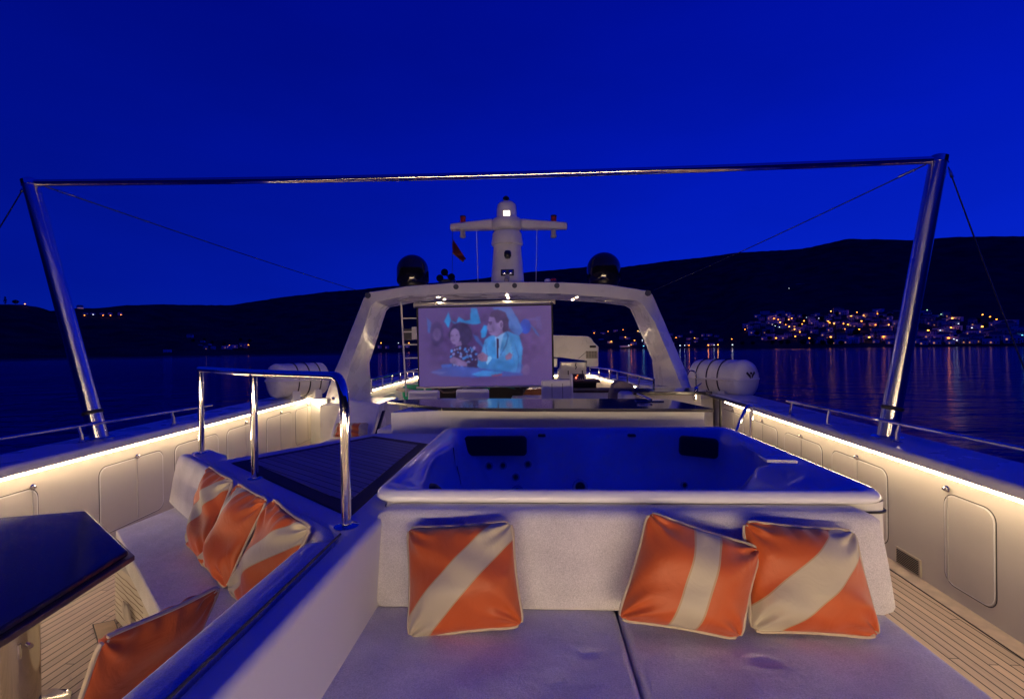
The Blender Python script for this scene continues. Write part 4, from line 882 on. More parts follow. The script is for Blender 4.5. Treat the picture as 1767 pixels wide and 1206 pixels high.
o_ = [P(*p, Y=AY + .30 * min(1, max(0, (2.55 - q.z) / .5))) for p, q in zip(OUT, o_)]
or_ = [Vector((p.x * .985 - .007, BY, p.z - .02)) for p in o_]
mo = [Vector((p.x, (AY + BY) / 2, p.z + .015)) for p in o_]
bm = NB(); loft(bm, [o_, i_, d_, or_, mo, o_], closed=False)
bmesh.ops.remove_doubles(bm, verts=bm.verts, dist=1e-5)
bev = [e_ for e_ in bm.edges if len(e_.link_faces) == 2 and e_.calc_face_angle(0) > R_(35)]
ar = obj('frame', bm, M_gel, root, bevel=.018, seg=3, angle=50)
for px, py, r in ((635, 510, .05), (787, 495, .045), (858, 493, .042), (888, 493, .042), (961, 493, .045), (1118, 506, .05)):
    bm = NB(); disc(bm, P(px, py, Y=AY + .002), r, (0, -1, 0), .012); obj('speaker_grille', bm, mat('blue grey mesh', (.06, .07, .10), .6, var=.2, vscale=200), root)
def under(px, t):
    """point on the underside of the beam at image column px, t from front (0) to rear (1)"""
    a = [P(px, py, Y=AY) for py in (500,)][0]
    def zat(poly, x):
        pts = sorted([(p.x, p.z) for p in poly[4:13]]); return float(np.interp(x, [q[0] for q in pts], [q[1] for q in pts]))
    Y = AY + (BY - AY) * t; x = P(px, 515, Y=Y).x
    return Vector((x, Y, zat(i_, x) * (1 - t) + zat(d_, x) * t))
for px, t in ((756, .33), (767, .72), (875, .30), (877, .72), (995, .33), (988, .72)):
    p = under(px, t); bm = NB(); lathe(bm, p, [(.050, .004), (.050, -.003), (.036, -.005)], 20); dl = obj('downlight', bm, M_chrome, root)
    bm = NB(); lathe(bm, p + Vector((0, 0, -.0055)), [(.019, .001), (.019, -.001)], 16); obj('lens', bm, M_down, dl)
for px, t in ((700, .5), (1052, .5)):
    p = under(px, t); bm = NB(); lathe(bm, p, [(.10, .004), (.10, -.014), (.085, -.018)], 24); obj('ceiling_speaker', bm, M_gel, root)
# plinths under the legs
bm = NB(); pa = P(562, 696, Y=AY - .1); pb = P(655, 700, Y=AY - .1); prism(bm, [(pa.x - .1, AY - .12), (pb.x, AY - .12), (pb.x, BY + .1), (pa.x - .1, BY + .1)], 0, .72); obj('leg_plinth', bm, M_gel, root, bevel=.02)
bm = NB(); pa = P(1120, 678, Y=AY - .1); pb = P(1230, 676, Y=AY - .1); prism(bm, [(pa.x, AY - .12), (pb.x, AY - .12), (pb.x + .1, BY + .1), (pa.x, BY + .1)], 0, .88); obj('leg_plinth', bm, M_gel, root, bevel=.02)
bm = NB(); p = P(1143, 623, Y=8.1); box(bm, p, (.02, .09, .09)); obj('switch_plate', bm, M_darkmetal, root, bevel=.006)

# ------------------------------------------------------------------ satellite domes, horns, mast
for px, w_, lab in ((712.5, 27.5, 'glossy black satellite dome on the left shoulder of the arch'), (1042, 28.5, 'glossy black satellite dome on the right shoulder of the arch')):
    base_y = 490 if px < 900 else 487
    p = P(px, base_y, Y=8.05); r = w_ * 8.05 / FPX; h = .52
    root = thing('satellite_dome', lab, 'satellite dome', p)
    bm = NB(); lathe(bm, p, [(r * .93, 0), (r, .05), (r, h - r * .98)] + [(r * math.cos(R_(a)), h - r * .98 + r * .98 * math.sin(R_(a))) for a in range(10, 90, 10)] + [(0, h)], 36); obj('radome', bm, M_gloss, root)
    bm = NB(); lathe(bm, p + Vector((0, 0, -.07)), [(r * .8, 0), (r * .85, .03), (r * .85, .072)], 28); obj('base', bm, M_darkmetal, root)
    bm = NB(); box(bm, P(px, base_y - 9, Y=8.05 - r - .0), (.09, .012, .016)); obj('badge', bm, M_chrome, root, bevel=.004)
p = P(770, 486, Y=8.0); root = thing('horn_cluster', 'cluster of three chrome air horns on top of the arch left of the mast', 'horn', p)
for px, py in ((767, 470), (759, 480), (779, 478)):
    q = P(px, py, Y=7.9); bm = NB(); lathe(bm, q, [(.064, 0), (.060, .02), (.035, .08), (.022, .2), (.02, .38)], 20, axis=(0, 1, -.05)); h = obj('trumpet', bm, M_chrome, root)
    bm = NB(); lathe(bm, q + Vector((0, .012, 0)), [(.05, 0), (.02, .004)], 16, axis=(0, 1, 0)); obj('mouth', bm, M_dark, h)
bm = NB(); box(bm, P(770, 486, Y=8.05), (.22, .3, .05)); obj('bracket', bm, M_darkmetal, root, bevel=.008)

MY = 8.2; K = MY / FPX
def mp(px, py, y=MY): return P(px, py, Y=y)
mb = mp(876, 486); root = thing('radar_mast', 'white tapered mast with crossbar, lit lantern and camera on top of the arch', 'mast', mb)
def zz(py): return mp(876, py).z
bm = NB(); lathe(bm, (mb.x, MY, 0), [(.30, zz(489)), (.285, zz(470)), (.25, zz(430)), (.245, zz(404))], 32, sy=.85); obj('column', bm, M_gel, root)
bm = NB(); lathe(bm, (mb.x, MY, 0), [(.275, zz(424)), (.285, zz(420)), (.27, zz(412)), (.265, zz(405)), (.235, zz(401)), (.2, zz(400))], 32, sy=.95); obj('shoulder', bm, M_gel, root)
bm = NB(); lathe(bm, (mb.x, MY, 0), [(.20, zz(399)), (.255, zz(396)), (.28, zz(390)), (.28, zz(383)), (.25, zz(379)), (.19, zz(377))], 32, sy=.95); obj('collar', bm, M_gel, root)
bm = NB(); lathe(bm, (mb.x, MY, 0), [(.185, zz(378)), (.18, zz(362)), (.165, zz(354)), (.12, zz(350)), (.0, zz(349))], 32); obj('head', bm, M_gel, root)
bm = NB(); lathe(bm, (mb.x - .01, MY, 0), [(.045, zz(350)), (.04, zz(345)), (.06, zz(344)), (.06, zz(342)), (.03, zz(339))], 20); obj('antenna_cap', bm, M_darkmetal, root)
lt = mp(874.5, 370, MY - .185); bm = NB(); box(bm, lt, (.13, .05, .13)); lo_ = obj('lantern', bm, M_gel, root, bevel=.01)
bm = NB(); box(bm, lt + Vector((0, -.027, 0)), (.11, .012, .11)); obj('lens', bm, mat('lantern glow', (1, 1, 1), .5, emis=(1.0, .78, .52), estr=5.0), lo_, bevel=.004)
for xa, ya, xb, yb2 in ((850, 388, 778, 393), (900, 388, 978, 390.5)):
    a, b_ = mp(xa, ya), mp(xb, yb2); s = -1 if xb < 876 else 1
    bm = NB(); rings_ = []
    for t in (0, .5, 1):
        c = a.lerp(b_, t); hh = .085 - .03 * t; dd = .13 - .04 * t
        rings_.append([c + Vector((0, y * dd, z * hh)) for y, z in ((-1, -.6), (-1, .6), (-.7, 1), (.7, 1), (1, .6), (1, -.6), (.7, -1), (-.7, -1))])
    loft(bm, rings_, caps=True); cbm = obj('crossbar', bm, M_gel, root, bevel=.01)
    for px, py0, py1, rr in ((799 if s < 0 else 955.5, 384 if s < 0 else 383, 374 if s < 0 else 373, .05),):
        q = mp(px, py0, MY - .02); bm = NB(); lathe(bm, q, [(.05, 0), (.05, .09)], 18); nl = obj('signal_lamp', bm, M_red, root)
        bm = NB(); lathe(bm, q + Vector((0, 0, .09)), [(.056, 0), (.056, .02), (.03, .03)], 18); obj('lamp_cap', bm, M_darkmetal, nl)
        q = mp(px - .5, 397, MY - .02); bm = NB(); lathe(bm, q, [(.045, 0), (.045, -.09), (.055, -.10), (.055, -.13), (.03, -.145)], 18); obj('deck_lamp', bm, mat('frosted lamp', (.5, .48, .42), .3, var=.1), root)
q = mp(876, 439, MY - .26); bm = NB(); lathe(bm, q, [(.0, -.085), (.04, -.075), (.065, -.03), (.065, .03), (.05, .06)], 20); obj('camera_dome', bm, M_gloss, root)
q = mp(875.5, 470.5, MY - .27); bm = NB(); box(bm, q, (.23, .05, .11)); fp = obj('flood_lamp', bm, M_darkmetal, root, bevel=.006)
for dx in (-.055, .055):
    bm = NB(); lathe(bm, q + Vector((dx, -.026, 0)), [(.04, 0), (.04, -.008), (.03, -.014), (.0, -.018)], 16, axis=(0, 1, 0)); obj('lens', bm, M_chrome, fp)
q = mp(874, 484, MY - .42); bm = NB(); lathe(bm, q, [(.045, 0), (.045, .16), (.03, .18)], 18, axis=(.05, .75, .5)); tube(bm, [q + Vector((0, .1, .06)), q + Vector((0, .25, .12))], .025, 8); obj('security_camera', bm, mat('grey camera shell', (.35, .34, .32), .35, var=.05), root)
bm = NB(); lathe(bm, q + Vector((-.002, -.006, -.004)), [(.03, 0), (.03, -.006)], 16, axis=(.05, .75, .5)); obj('camera_lens', bm, M_down if False else mat('glass front', (.7, .6, .45), .1, var=.05), root)
# halyards and flag
for px0, py0, px1, py1 in ((822, 392, 825, 486), (926.5, 388, 925, 486)):
    bm = NB(); tube(bm, [mp(px0, py0, 8.15), mp(px1, py1, 8.15)], .006, 6); obj('halyard', bm, mat('white rope', (.6, .58, .55), .8, var=.1), root)
bm = NB(); tube(bm, [mp(781, 397, 8.15), mp(780, 488, 8.15)], .004, 6); obj('halyard', bm, M_darkmetal, root)
root = thing('flag', 'small limp dark red flag with a golden edge hanging below the mast crossbar', 'flag', mp(790, 450, 8.15))
def flag_grid(corners, n=14, thick=.004, off=0.0, amp=.03):
    bm = NB(); G = []
    for i in range(n + 1):
        row = []
        for j in range(n + 1):
            u, v = i / n, j / n; a = corners[0].lerp(corners[1], u); b_ = corners[3].lerp(corners[2], u); p_ = a.lerp(b_, v); p_ = p_ + Vector((.006 * math.sin(v * 9), amp * math.sin(u * 9 + v * 4) * u + off, 0)); row.append(bm.verts.new(p_))
        G.append(row)
    for i in range(n):
        for j in range(n): bm.faces.new((G[i][j], G[i + 1][j], G[i + 1][j + 1], G[i][j + 1]))
    bmesh.ops.solidify(bm, geom=bm.faces[:], thickness=thick); return bm
fc = [mp(781, 412, 8.14), mp(804, 447, 8.14), mp(799, 452, 8.14), mp(781, 436, 8.14)]
obj('cloth', flag_grid(fc), mat('dark red bunting', (.15, .008, .012), .8, var=.15), root)
ge = [fc[3], fc[2], fc[2] + Vector((.012, 0, -.02)), fc[3] + Vector((.0, 0, -.02))]
obj('edge_band', flag_grid(ge, 10), mat('gold braid', (.42, .26, .05), .6, var=.1), root)
for px, py, m_, lab in ((945, 483, M_gel, 'small white domed light fitting on the arch top right of the mast'), (955, 482, M_red, 'small red light fitting on the arch top right of the mast')):
    q = P(px, py + 3, Y=8.1); bm = NB(); lathe(bm, q, [(.06, 0), (.055, .03), (.03, .05), (0, .055)], 16); tag(obj('light_fitting', bm, m_), lab, 'light')

# ------------------------------------------------------------------ projection screen
SY = 7.95
root = thing('projection_screen', 'pull down projection screen hung from the arch, showing a blue film scene', 'screen', P(838, 665, Y=SY))
s_tl, s_tr, s_br, s_bl = P(722, 532, Y=SY), P(951, 527, Y=SY), P(953, 663.5, Y=SY), P(724, 667, Y=SY)
bm = NB(); slab(bm, [P(718, 527, Y=SY), P(954, 521, Y=SY), P(956.5, 663.5, Y=SY), P(722, 668, Y=SY)], (0, .012, 0)); obj('black_border', bm, mat('black screen border', (.006, .006, .007), .6, var=.1), root, smooth=False)
bm = NB(); a, b_ = P(714.5, 526.5, Y=SY), P(957.5, 520.5, Y=SY); tube(bm, [a, b_], .042, 16); cs = obj('casing', bm, mat('brushed aluminium', (.62, .61, .62), .3, metal=.8, var=.08), root)
bm = NB(); tube(bm, [a, a + (b_ - a) * .004], .047, 16); tube(bm, [b_ - (b_ - a) * .004, b_], .047, 16); obj('end_cap', bm, M_gel, cs)
bm = NB(); tube(bm, [P(719, 669, Y=SY), P(957, 665, Y=SY)], .018, 10); obj('bottom_bar', bm, mat('brushed aluminium', (.62, .61, .62), .3), root)
# the picture: a generic film scene, rasterised into corner colours (screen units: 1742 x 1206 of a close look at the screen)
W_, H_ = 240, 138
xs = np.linspace(75, 1618, W_ + 1); ys = np.linspace(150, 1018, H_ + 1)[::-1]
PX, PY = np.meshgrid(xs, ys)
img = np.zeros((H_ + 1, W_ + 1, 3)); img[:] = (92, 74, 132)
g1 = np.clip((PX - 900) / 900, 0, 1)[..., None]; img += g1 * np.array([16, 10, 2]); img -= np.exp(-(((PX - 800) / 560) ** 2 + ((PY - 560) / 330) ** 2))[..., None] * np.array([10, 14, 12])
rn = np.random.RandomState(5)
def pmask(poly):
    m = np.zeros(PX.shape, bool); n = len(poly)
    for i in range(n):
        x1, y1 = poly[i]; x2, y2 = poly[i - 1]
        if y1 == y2: continue
        c = ((y1 > PY) != (y2 > PY)) & (PX < (x2 - x1) * (PY - y1) / (y2 - y1) + x1); m ^= c
    return m
def blur(a, k=1):
    for _ in range(k):
        p_ = np.pad(a, 1, mode='edge'); a = (p_[1:-1, 1:-1] * 2 + p_[:-2, 1:-1] + p_[2:, 1:-1] + p_[1:-1, :-2] + p_[1:-1, 2:]) / 6
    return a
def paint(mask, col, op=1.0, soft=1):
    global img
    a = blur(mask.astype(float), soft)[..., None] * op; img = img * (1 - a) + np.array(col) * a
def ell(cx, cy, rx, ry, rot=0):
    c, s = math.cos(rot), math.sin(rot); dx, dy = PX - cx, PY - cy; return ((dx * c + dy * s) / rx) ** 2 + ((-dx * s + dy * c) / ry) ** 2 < 1
CY_, CB, CD = (40, 140, 215), (55, 115, 200), (58, 52, 96)
paint(pmask([(375, 300), (430, 195), (455, 290), (425, 375)]), CY_, .9); paint(pmask([(440, 285), (520, 320), (545, 250), (620, 300), (680, 290), (690, 160), (760, 160), (805, 330), (740, 345), (640, 330), (560, 310), (500, 330)]), CY_, .75)
paint(pmask([(170, 250), (225, 310), (205, 430), (185, 420)]), CB, .7); paint(ell(1320, 375, 62, 82), (50, 80, 190), .85); paint(pmask([(1370, 345), (1430, 400), (1490, 500), (1440, 460)]), CB, .6)
paint(pmask([(1180, 280), (1300, 300), (1480, 270), (1490, 320), (1310, 300)]), (105, 95, 165), .5); paint(pmask([(1440, 270), (1500, 260), (1505, 420), (1450, 400)]), (100, 95, 165), .5)
# draped figure behind the man
paint(pmask([(930, 160), (1150, 160), (1230, 280), (1295, 420), (1240, 480), (1150, 420), (1080, 260)]), (70, 110, 190), .85)
for k in range(9): paint(pmask([(970 + k * 22, 160), (976 + k * 22, 160), (1110 + k * 20, 400), (1104 + k * 20, 400)]), (105, 150, 215), .5, 1)
paint(pmask([(800, 420), (840, 350), (890, 360), (860, 480), (810, 500)]), CY_, .8); paint(pmask([(710, 450), (760, 470), (840, 580), (820, 600), (740, 520)]), CB, .55)
# faint woman at left, woman with dark hair and flowered blouse
paint(ell(290, 440, 80, 140), CD, .5, 3); paint(ell(288, 445, 46, 70), (112, 92, 150), .6, 2); paint(pmask([(180, 800), (230, 580), (330, 540), (430, 600), (470, 800)]), (84, 66, 122), .6, 3)
paint(ell(565, 450, 135, 130), CD, .85, 2); paint(ell(500, 470, 58, 88), (128, 108, 165), .95, 1); paint(pmask([(500, 540), (570, 520), (590, 610), (520, 640)]), (122, 100, 155), .9)
paint(pmask([(430, 800), (450, 630), (520, 580), (640, 560), (750, 640), (770, 820)]), (56, 44, 86), .85, 1)
for k in range(46):
    x, y = rn.uniform(450, 745), rn.uniform(595, 800); paint(ell(x, y, rn.uniform(8, 20), rn.uniform(8, 18), rn.uniform(0, 3)), rn.choice([0, 1]) and (70, 130, 215) or (125, 125, 190), .8, 0)
paint(pmask([(430, 720), (480, 690), (640, 760), (640, 805), (560, 800), (440, 760)]), (120, 98, 150), .95)
for k in (455, 480, 520): paint(ell(k, 460 - (k - 480) * .1, 12, 5), (80, 62, 110), .7, 1)
paint(ell(475, 515, 22, 5), (95, 66, 110), .7, 1)
# the man: jacket, shirt, tie, profile facing left, folded arms
paint(pmask([(750, 800), (800, 660), (850, 510), (900, 475), (1090, 410), (1250, 480), (1285, 620), (1255, 880), (1150, 880), (1000, 820), (800, 830)]), (68, 128, 196), 1, 1)
paint(pmask([(870, 500), (980, 480), (1000, 720), (900, 690)]), (58, 132, 205), .8, 2); paint(pmask([(1040, 500), (1130, 480), (1180, 700), (1100, 720)]), (86, 146, 205), .8, 2)
for pts_ in ([(1090, 420), (1130, 470), (1100, 580), (1030, 690), (1020, 690), (1085, 570), (1110, 480)], [(850, 520), (870, 640), (880, 700), (872, 700), (860, 640)], [(1180, 520), (1240, 700), (1230, 860), (1222, 860), (1230, 700)], [(1150, 560), (1190, 760), (1183, 760)]): paint(pmask(pts_), (60, 78, 140), .55, 0)
paint(pmask([(965, 480), (1090, 425), (1060, 480), (1030, 600), (1010, 720), (985, 720)]), (120, 160, 218), .95); paint(pmask([(985, 500), (1012, 505), (1002, 720), (985, 720)]), (60, 40, 80), 1, 0)
paint(pmask([(930, 330), (1060, 320), (1075, 440), (985, 485), (935, 450)]), (116, 92, 142), 1)
paint(pmask([(905, 250), (960, 215), (1060, 260), (1060, 400), (1000, 470), (930, 470), (895, 440), (890, 410), (870, 385), (890, 330)]), (124, 104, 162), 1)
paint(pmask([(900, 262), (930, 200), (1000, 180), (1090, 215), (1130, 300), (1120, 420), (1060, 440), (1050, 330), (985, 330), (960, 265)]), (76, 60, 104), 1); paint(ell(1038, 350, 27, 46), (134, 114, 168), 1, 0); paint(ell(1040, 352, 14, 30), (100, 80, 130), .8, 0)
paint(ell(912, 322, 26, 6), (66, 50, 88), .9, 0); paint(ell(918, 340, 14, 6), (70, 54, 100), .8, 0); paint(ell(915, 428, 22, 5), (88, 60, 100), .8, 0); paint(pmask([(930, 350), (965, 420), (945, 450)]), (108, 88, 140), .6, 1)
paint(pmask([(760, 720), (850, 690), (1060, 760), (1180, 720), (1200, 800), (1130, 870), (960, 860), (780, 820)]), (58, 118, 188), 1); paint(pmask([(850, 720), (910, 690), (930, 720), (870, 790)]), (122, 172, 222), .9, 0)
paint(pmask([(762, 680), (820, 645), (880, 690), (870, 750), (800, 750), (765, 730)]), (124, 96, 138), 1); paint(pmask([(1080, 700), (1130, 655), (1165, 680), (1150, 730), (1090, 740)]), (124, 96, 138), 1)
for k in range(4): paint(pmask([(770, 690 + k * 14), (840, 675 + k * 18), (842, 679 + k * 18), (770, 694 + k * 14)]), (90, 66, 104), .7, 0)
# table with papers
paint(pmask([(200, 860), (440, 790), (760, 820), (1280, 890), (1280, 915), (700, 925), (330, 905)]), (60, 90, 180), .75, 2); paint(pmask([(330, 780), (470, 770), (460, 800), (340, 815)]), (64, 104, 200), .8, 1)
paint(pmask([(680, 890), (820, 850), (1060, 870), (980, 910), (760, 915)]), (60, 140, 215), .8, 1); paint(pmask([(915, 905), (1040, 885), (1040, 915), (930, 920)]), (140, 76, 120), .9, 1); paint(pmask([(220, 850), (400, 860), (330, 885), (230, 870)]), (110, 125, 195), .6, 1)
paint(ell(1320, 850, 45, 60), (122, 100, 150), .6, 2); paint(pmask([(1240, 760), (1290, 800), (1260, 890), (1200, 880)]), (66, 100, 180), .5, 1)
lo_n = rn.normal(0, 1, (18, 31)); yy = np.linspace(0, 16.9, H_ + 1); xx = np.linspace(0, 29.9, W_ + 1); yi, xi = yy.astype(int), xx.astype(int); fy_, fx_ = (yy - yi)[:, None], (xx - xi)[None]
lo_i = lo_n[yi][:, xi] * (1 - fy_) * (1 - fx_) + lo_n[yi + 1][:, xi] * fy_ * (1 - fx_) + lo_n[yi][:, xi + 1] * (1 - fy_) * fx_ + lo_n[yi + 1][:, xi + 1] * fy_ * fx_
inner = np.clip(1.25 - np.hypot((PX - 850) / 760, (PY - 560) / 420) ** 4, 0, 1); img = img * (1 + (.07 * lo_i * inner)[..., None]); base_ = np.array([98, 78, 134]); img = img * (.55 + .45 * inner)[..., None] + base_ * (.45 - .45 * inner)[..., None]
img = np.stack([blur(img[..., k], 1) for k in range(3)], -1)
mn_ = img.mean(-1, keepdims=True); img = mn_ + (img - mn_) * .88; img = 98 + (img - 103) * 1.18
img = np.clip(img + rn.normal(0, 2.2, img.shape), 0, 255)
bm = NB(); lay = bm.verts.layers.float_color.new('picture'); G = []
for j in range(H_ + 1):
    row = []
    for i in range(W_ + 1):
        u, v = i / W_, j / H_; p_ = (s_bl.lerp(s_br, u)).lerp(s_tl.lerp(s_tr, u), v); vt = bm.verts.new(p_ + Vector((0, -.004, 0))); c = lin(img[j, i]); vt[lay] = (*c, 1); row.append(vt)
    G.append(row)
for j in range(H_):
    for i in range(W_): bm.faces.new((G[j][i], G[j][i + 1], G[j + 1][i + 1], G[j + 1][i]))
ms = bpy.data.materials.new('projected picture'); ms.use_nodes = True; t = ms.node_tree; b = t.nodes['Principled BSDF']; at = t.nodes.new('ShaderNodeAttribute'); at.attribute_name = 'picture'
b.inputs['Base Color'].default_value = (.03, .03, .035, 1); b.inputs['Roughness'].default_value = .8; t.links.new(at.outputs['Color'], b.inputs['Emission Color']); b.inputs['Emission Strength'].default_value = .84
obj('screen_picture', bm, ms, root, smooth=False, normals=False)

# ------------------------------------------------------------------ ladder behind the screen
root = thing('ladder', 'slim white boarding ladder rising to the arch top, half hidden by the screen', 'ladder', P(700, 680, Y=8.45))
l0, l1 = P(692, 522, Y=8.3), P(701, 684, Y=8.5); r0_, r1_ = l0 + Vector((.36, 0, 0)), l1 + Vector((.36, 0, 0))
for a, b_ in ((l0, l1), (r0_, r1_)):
    bm = NB(); tube(bm, [a, b_], .018, 10); obj('side_rail', bm, M_fab2, root)
for py in (549, 572, 594, 617, 641, 662):
    t = (py - 522) / (684 - 522); bm = NB(); a = l0.lerp(l1, t); box(bm, a + Vector((.18, 0, 0)), (.36, .05, .024)); obj('rung', bm, M_fab2, root, bevel=.004)
root = thing('equipment_box', 'small grey and white equipment box fixed behind the ladder rungs', 'box', P(708, 588, Y=8.7))
bm = NB(); a = P(706, 577, Y=8.7); box(bm, a, (.17, .12, .22)); obj('case', bm, mat('dark grey casing', (.10, .10, .10), .5, var=.1), root, bevel=.01)
bm = NB(); box(bm, P(715, 575, Y=8.6), (.09, .06, .24)); obj('cover_plate', bm, M_fab2, root, bevel=.006)

# ------------------------------------------------------------------ forward deck bulwark with LED strip and bow rail
def fwd_z(px, py, Z): return P(px, py, Z=Z)
LR0, LR1 = P(1132, 676, Z=.85), P(1015, 648.5, Z=.85); LL0, LL1 = P(640, 674, Z=.85), P(722, 651.5, Z=.85)
loop = [LR0, LR1, Vector((LL1.x + .0, LR1.y + .3, .85)), LL1 + Vector((0, .2, 0)), LL0]
root = thing('bow_bulwark', 'cream LED-lit bulwark enclosing the forward deck beyond the arch', 'bulwark', (-.6, 10.5, 0))
cxy = Vector((-.7, 10.2))
ins_ = [(p_.x, p_.y) for p_ in loop]
def inset2(poly, d):
    n = len(poly); out = []
    for i in range(n):
        a, b_, c = Vector(poly[i - 1]), Vector(poly[i]), Vector(poly[(i + 1) % n])
        u, v = (b_ - a).normalized(), (c - b_).normalized(); nu, nv = Vector((-u.y, u.x)), Vector((-v.y, v.x))
        if i == 0: nu = nv
        if i == n - 1: nv = nu
        q = b_ + (nu + nv) * (d / (1 + nu.dot(nv))); out.append((q.x, q.y))
    return out
out_, cin_, lin_ = inset2(ins_, -.42), inset2(ins_, .07), inset2(ins_, .04)
for i in range(len(ins_) - 1):
    bm = NB(); prism(bm, [ins_[i], ins_[i + 1], out_[i + 1], out_[i]], 0, .868); obj('wall_panel', bm, M_wall, root, smooth=False)
    bm = NB(); prism(bm, [cin_[i], cin_[i + 1], out_[i + 1], out_[i]], .87, .935); obj('cap', bm, M_gel, root, bevel=.012)
led(root, [Vector((x, y, .86)) for x, y in lin_], .014)
for t in (.25, .6):
    q = loop[-1].lerp(loop[-2], t); bm = NB(); box(bm, (q.x + .01, q.y, .45), (.02, .7, .45)); obj('locker_door', bm, M_wall, root, bevel=.006)
def bow_rail(pts, label):
    root = thing('bow_rail', label, 'railing', pts[0] - Vector((0, 0, .28)))
    bm = NB(); tube(bm, pts, .018, 8); obj('rail', bm, M_chrome, root)
    for a, b_ in zip(pts, pts[1:]):
        n = max(1, round((b_ - a).length / .72))
        for i in range(n + (1 if b_ is pts[-1] else 0)):
            q = a.lerp(b_, i / n); bm = NB(); tube(bm, [q, Vector((q.x, q.y, .93))], .014, 8); obj('post', bm, M_chrome, root)
bow_rail([P(1128, 655, Z=1.15), P(1052, 637, Z=1.15), P(1018, 633, Z=1.15)], 'chrome guard rail with short posts on the right side of the forward deck')
bow_rail([P(641, 655, Z=1.15), P(722, 635.5, Z=1.15), P(760, 630, Z=1.15)], 'chrome guard rail with short posts left on the forward deck behind the ladder')

# ------------------------------------------------------------------ crane on the forward deck
CYd = 9.4
root = thing('deck_crane', 'white boxy deck crane with a notice plate standing right of the screen', 'crane', P(988, 680, Y=CYd))
def prof(pxs, y0, y1):
    bm = NB(); slab(bm, [P(*p_, Y=y0) for p_ in pxs], (0, y1 - y0, 0)); return bm
bo = obj('boom', prof([(940, 577.5), (1014, 580), (1021, 584), (1024, 590), (1033, 598), (1033, 633), (1012.5, 633), (1012.5, 623), (968, 617), (940, 616)], CYd, CYd + .45), M_gel, root, bevel=.02, seg=3)
obj('pedestal', prof([(968, 625), (1012, 625), (1012, 700), (963, 700), (963, 640), (968, 636)], CYd + .03, CYd + .55), M_gel, root, bevel=.02, seg=3)
obj('hinge_block', prof([(940, 618), (962, 618), (962, 634), (940, 634)], CYd + .08, CYd + .4), M_gel, root, bevel=.012)
bm = NB(); lathe(bm, P(1016, 588, Y=CYd), [(.055, .01), (.055, -.012), (.042, -.02), (.042, -.014), (.01, -.014)], 20, axis=(0, 1, 0)); obj('sheave', bm, M_gel, bo)
bm = NB(); box(bm, P(1023, 598, Y=CYd - .005), (.13, .03, .045)); obj('hook_recess', bm, M_dark, bo, bevel=.012)
bm = NB(); box(bm, P(1021, 612, Y=CYd - .006), (.235, .012, .15)); pl = obj('notice_plate', bm, mat('engraved plate', (.36, .33, .29), .5, var=.05), bo)
for k in range(5):
    for c in range(4):
        bm = NB(); box(bm, P(1013.6 + c * 4.6, 607.2 + k * 2.4, Y=CYd - .014), (.034, .004, .008)); obj('plate_lettering', bm, M_dark, pl)
bm = NB(); tube(bm, [P(998, 619, Y=CYd - .02), P(1013, 606, Y=CYd - .02)], .004, 5); obj('lashing_line', bm, M_darkmetal, root)
for px in (980.5, 1005):
    bm = NB(); box(bm, P(px, 643, Y=CYd + .02), (.02, .02, .09)); obj('grip', bm, M_dark, root, bevel=.006)
bm = NB(); tube(bm, [P(994, 626, Y=CYd + .02), P(993, 631, Y=CYd + .02), P(995, 633, Y=CYd + .02), P(993, 637, Y=CYd + .02)], .008, 6); obj('latch_chain', bm, M_darkmetal, root)

# ------------------------------------------------------------------ helm console
HY = 7.1
root = thing('helm_console', 'dark topped white helm console with a small lit control panel in front of the crane', 'console', P(1010, 690, Y=HY))
a, b_ = P(960, 657, Y=HY), P(1036, 657, Y=HY)
bm = NB(); box(bm, ((a.x + b_.x) / 2, HY + .22, a.z - .02), (b_.x - a.x, .44, .035)); obj('top', bm, M_teakborder, root, bevel=.004)
bm = NB(); box(bm, ((a.x + b_.x) / 2 - .02, HY + .24, (a.z - .04) / 2), (b_.x - a.x - .06, .36, a.z - .045)); obj('body', bm, M_darkmetal, root, bevel=.006)
a2_, b2_ = P(960, 673.5, Y=HY - .4), P(1062, 675, Y=HY - .4)
bm = NB(); box(bm, ((a2_.x + b2_.x) / 2, HY - .2, a2_.z - .02), (b2_.x - a2_.x, .38, .035)); obj('shelf', bm, M_teakborder, root, bevel=.004)
bm = NB(); box(bm, ((a2_.x + b2_.x) / 2, HY - .2, (a2_.z - .04) / 2), (b2_.x - a2_.x - .04, .34, a2_.z - .042)); obj('locker', bm, M_gel, root, bevel=.006)
pc = P(997, 650, Y=HY + .3); bm = NB(); box(bm, pc, (.21, .03, .10), rx=-.5); cp = obj('control_or_glint_panel', bm, M_dark, root, bevel=.008)
for k in range(6):
    bm = NB(); disc(bm, P(989 + k * 3.2, 653.5, Y=HY + .27), .006, (0, -1, .4), .006, 8); obj('switch', bm, M_fab2, cp)
bm = NB(); disc(bm, P(994, 651.8, Y=HY + .272), .013, (0, -1, .4), .008, 12); obj('warning_lamp', bm, mat('red warning glow', (.5, .02, .02), .4, emis=(1, .12, .06), estr=6), cp)
bm = NB(); disc(bm, P(996.5, 648, Y=HY + .285), .014, (0, -1, .4), .008, 12); obj('amber_lamp', bm, mat('amber glow', (.5, .1, .02), .4, emis=(1, .25, .05), estr=.7), cp)

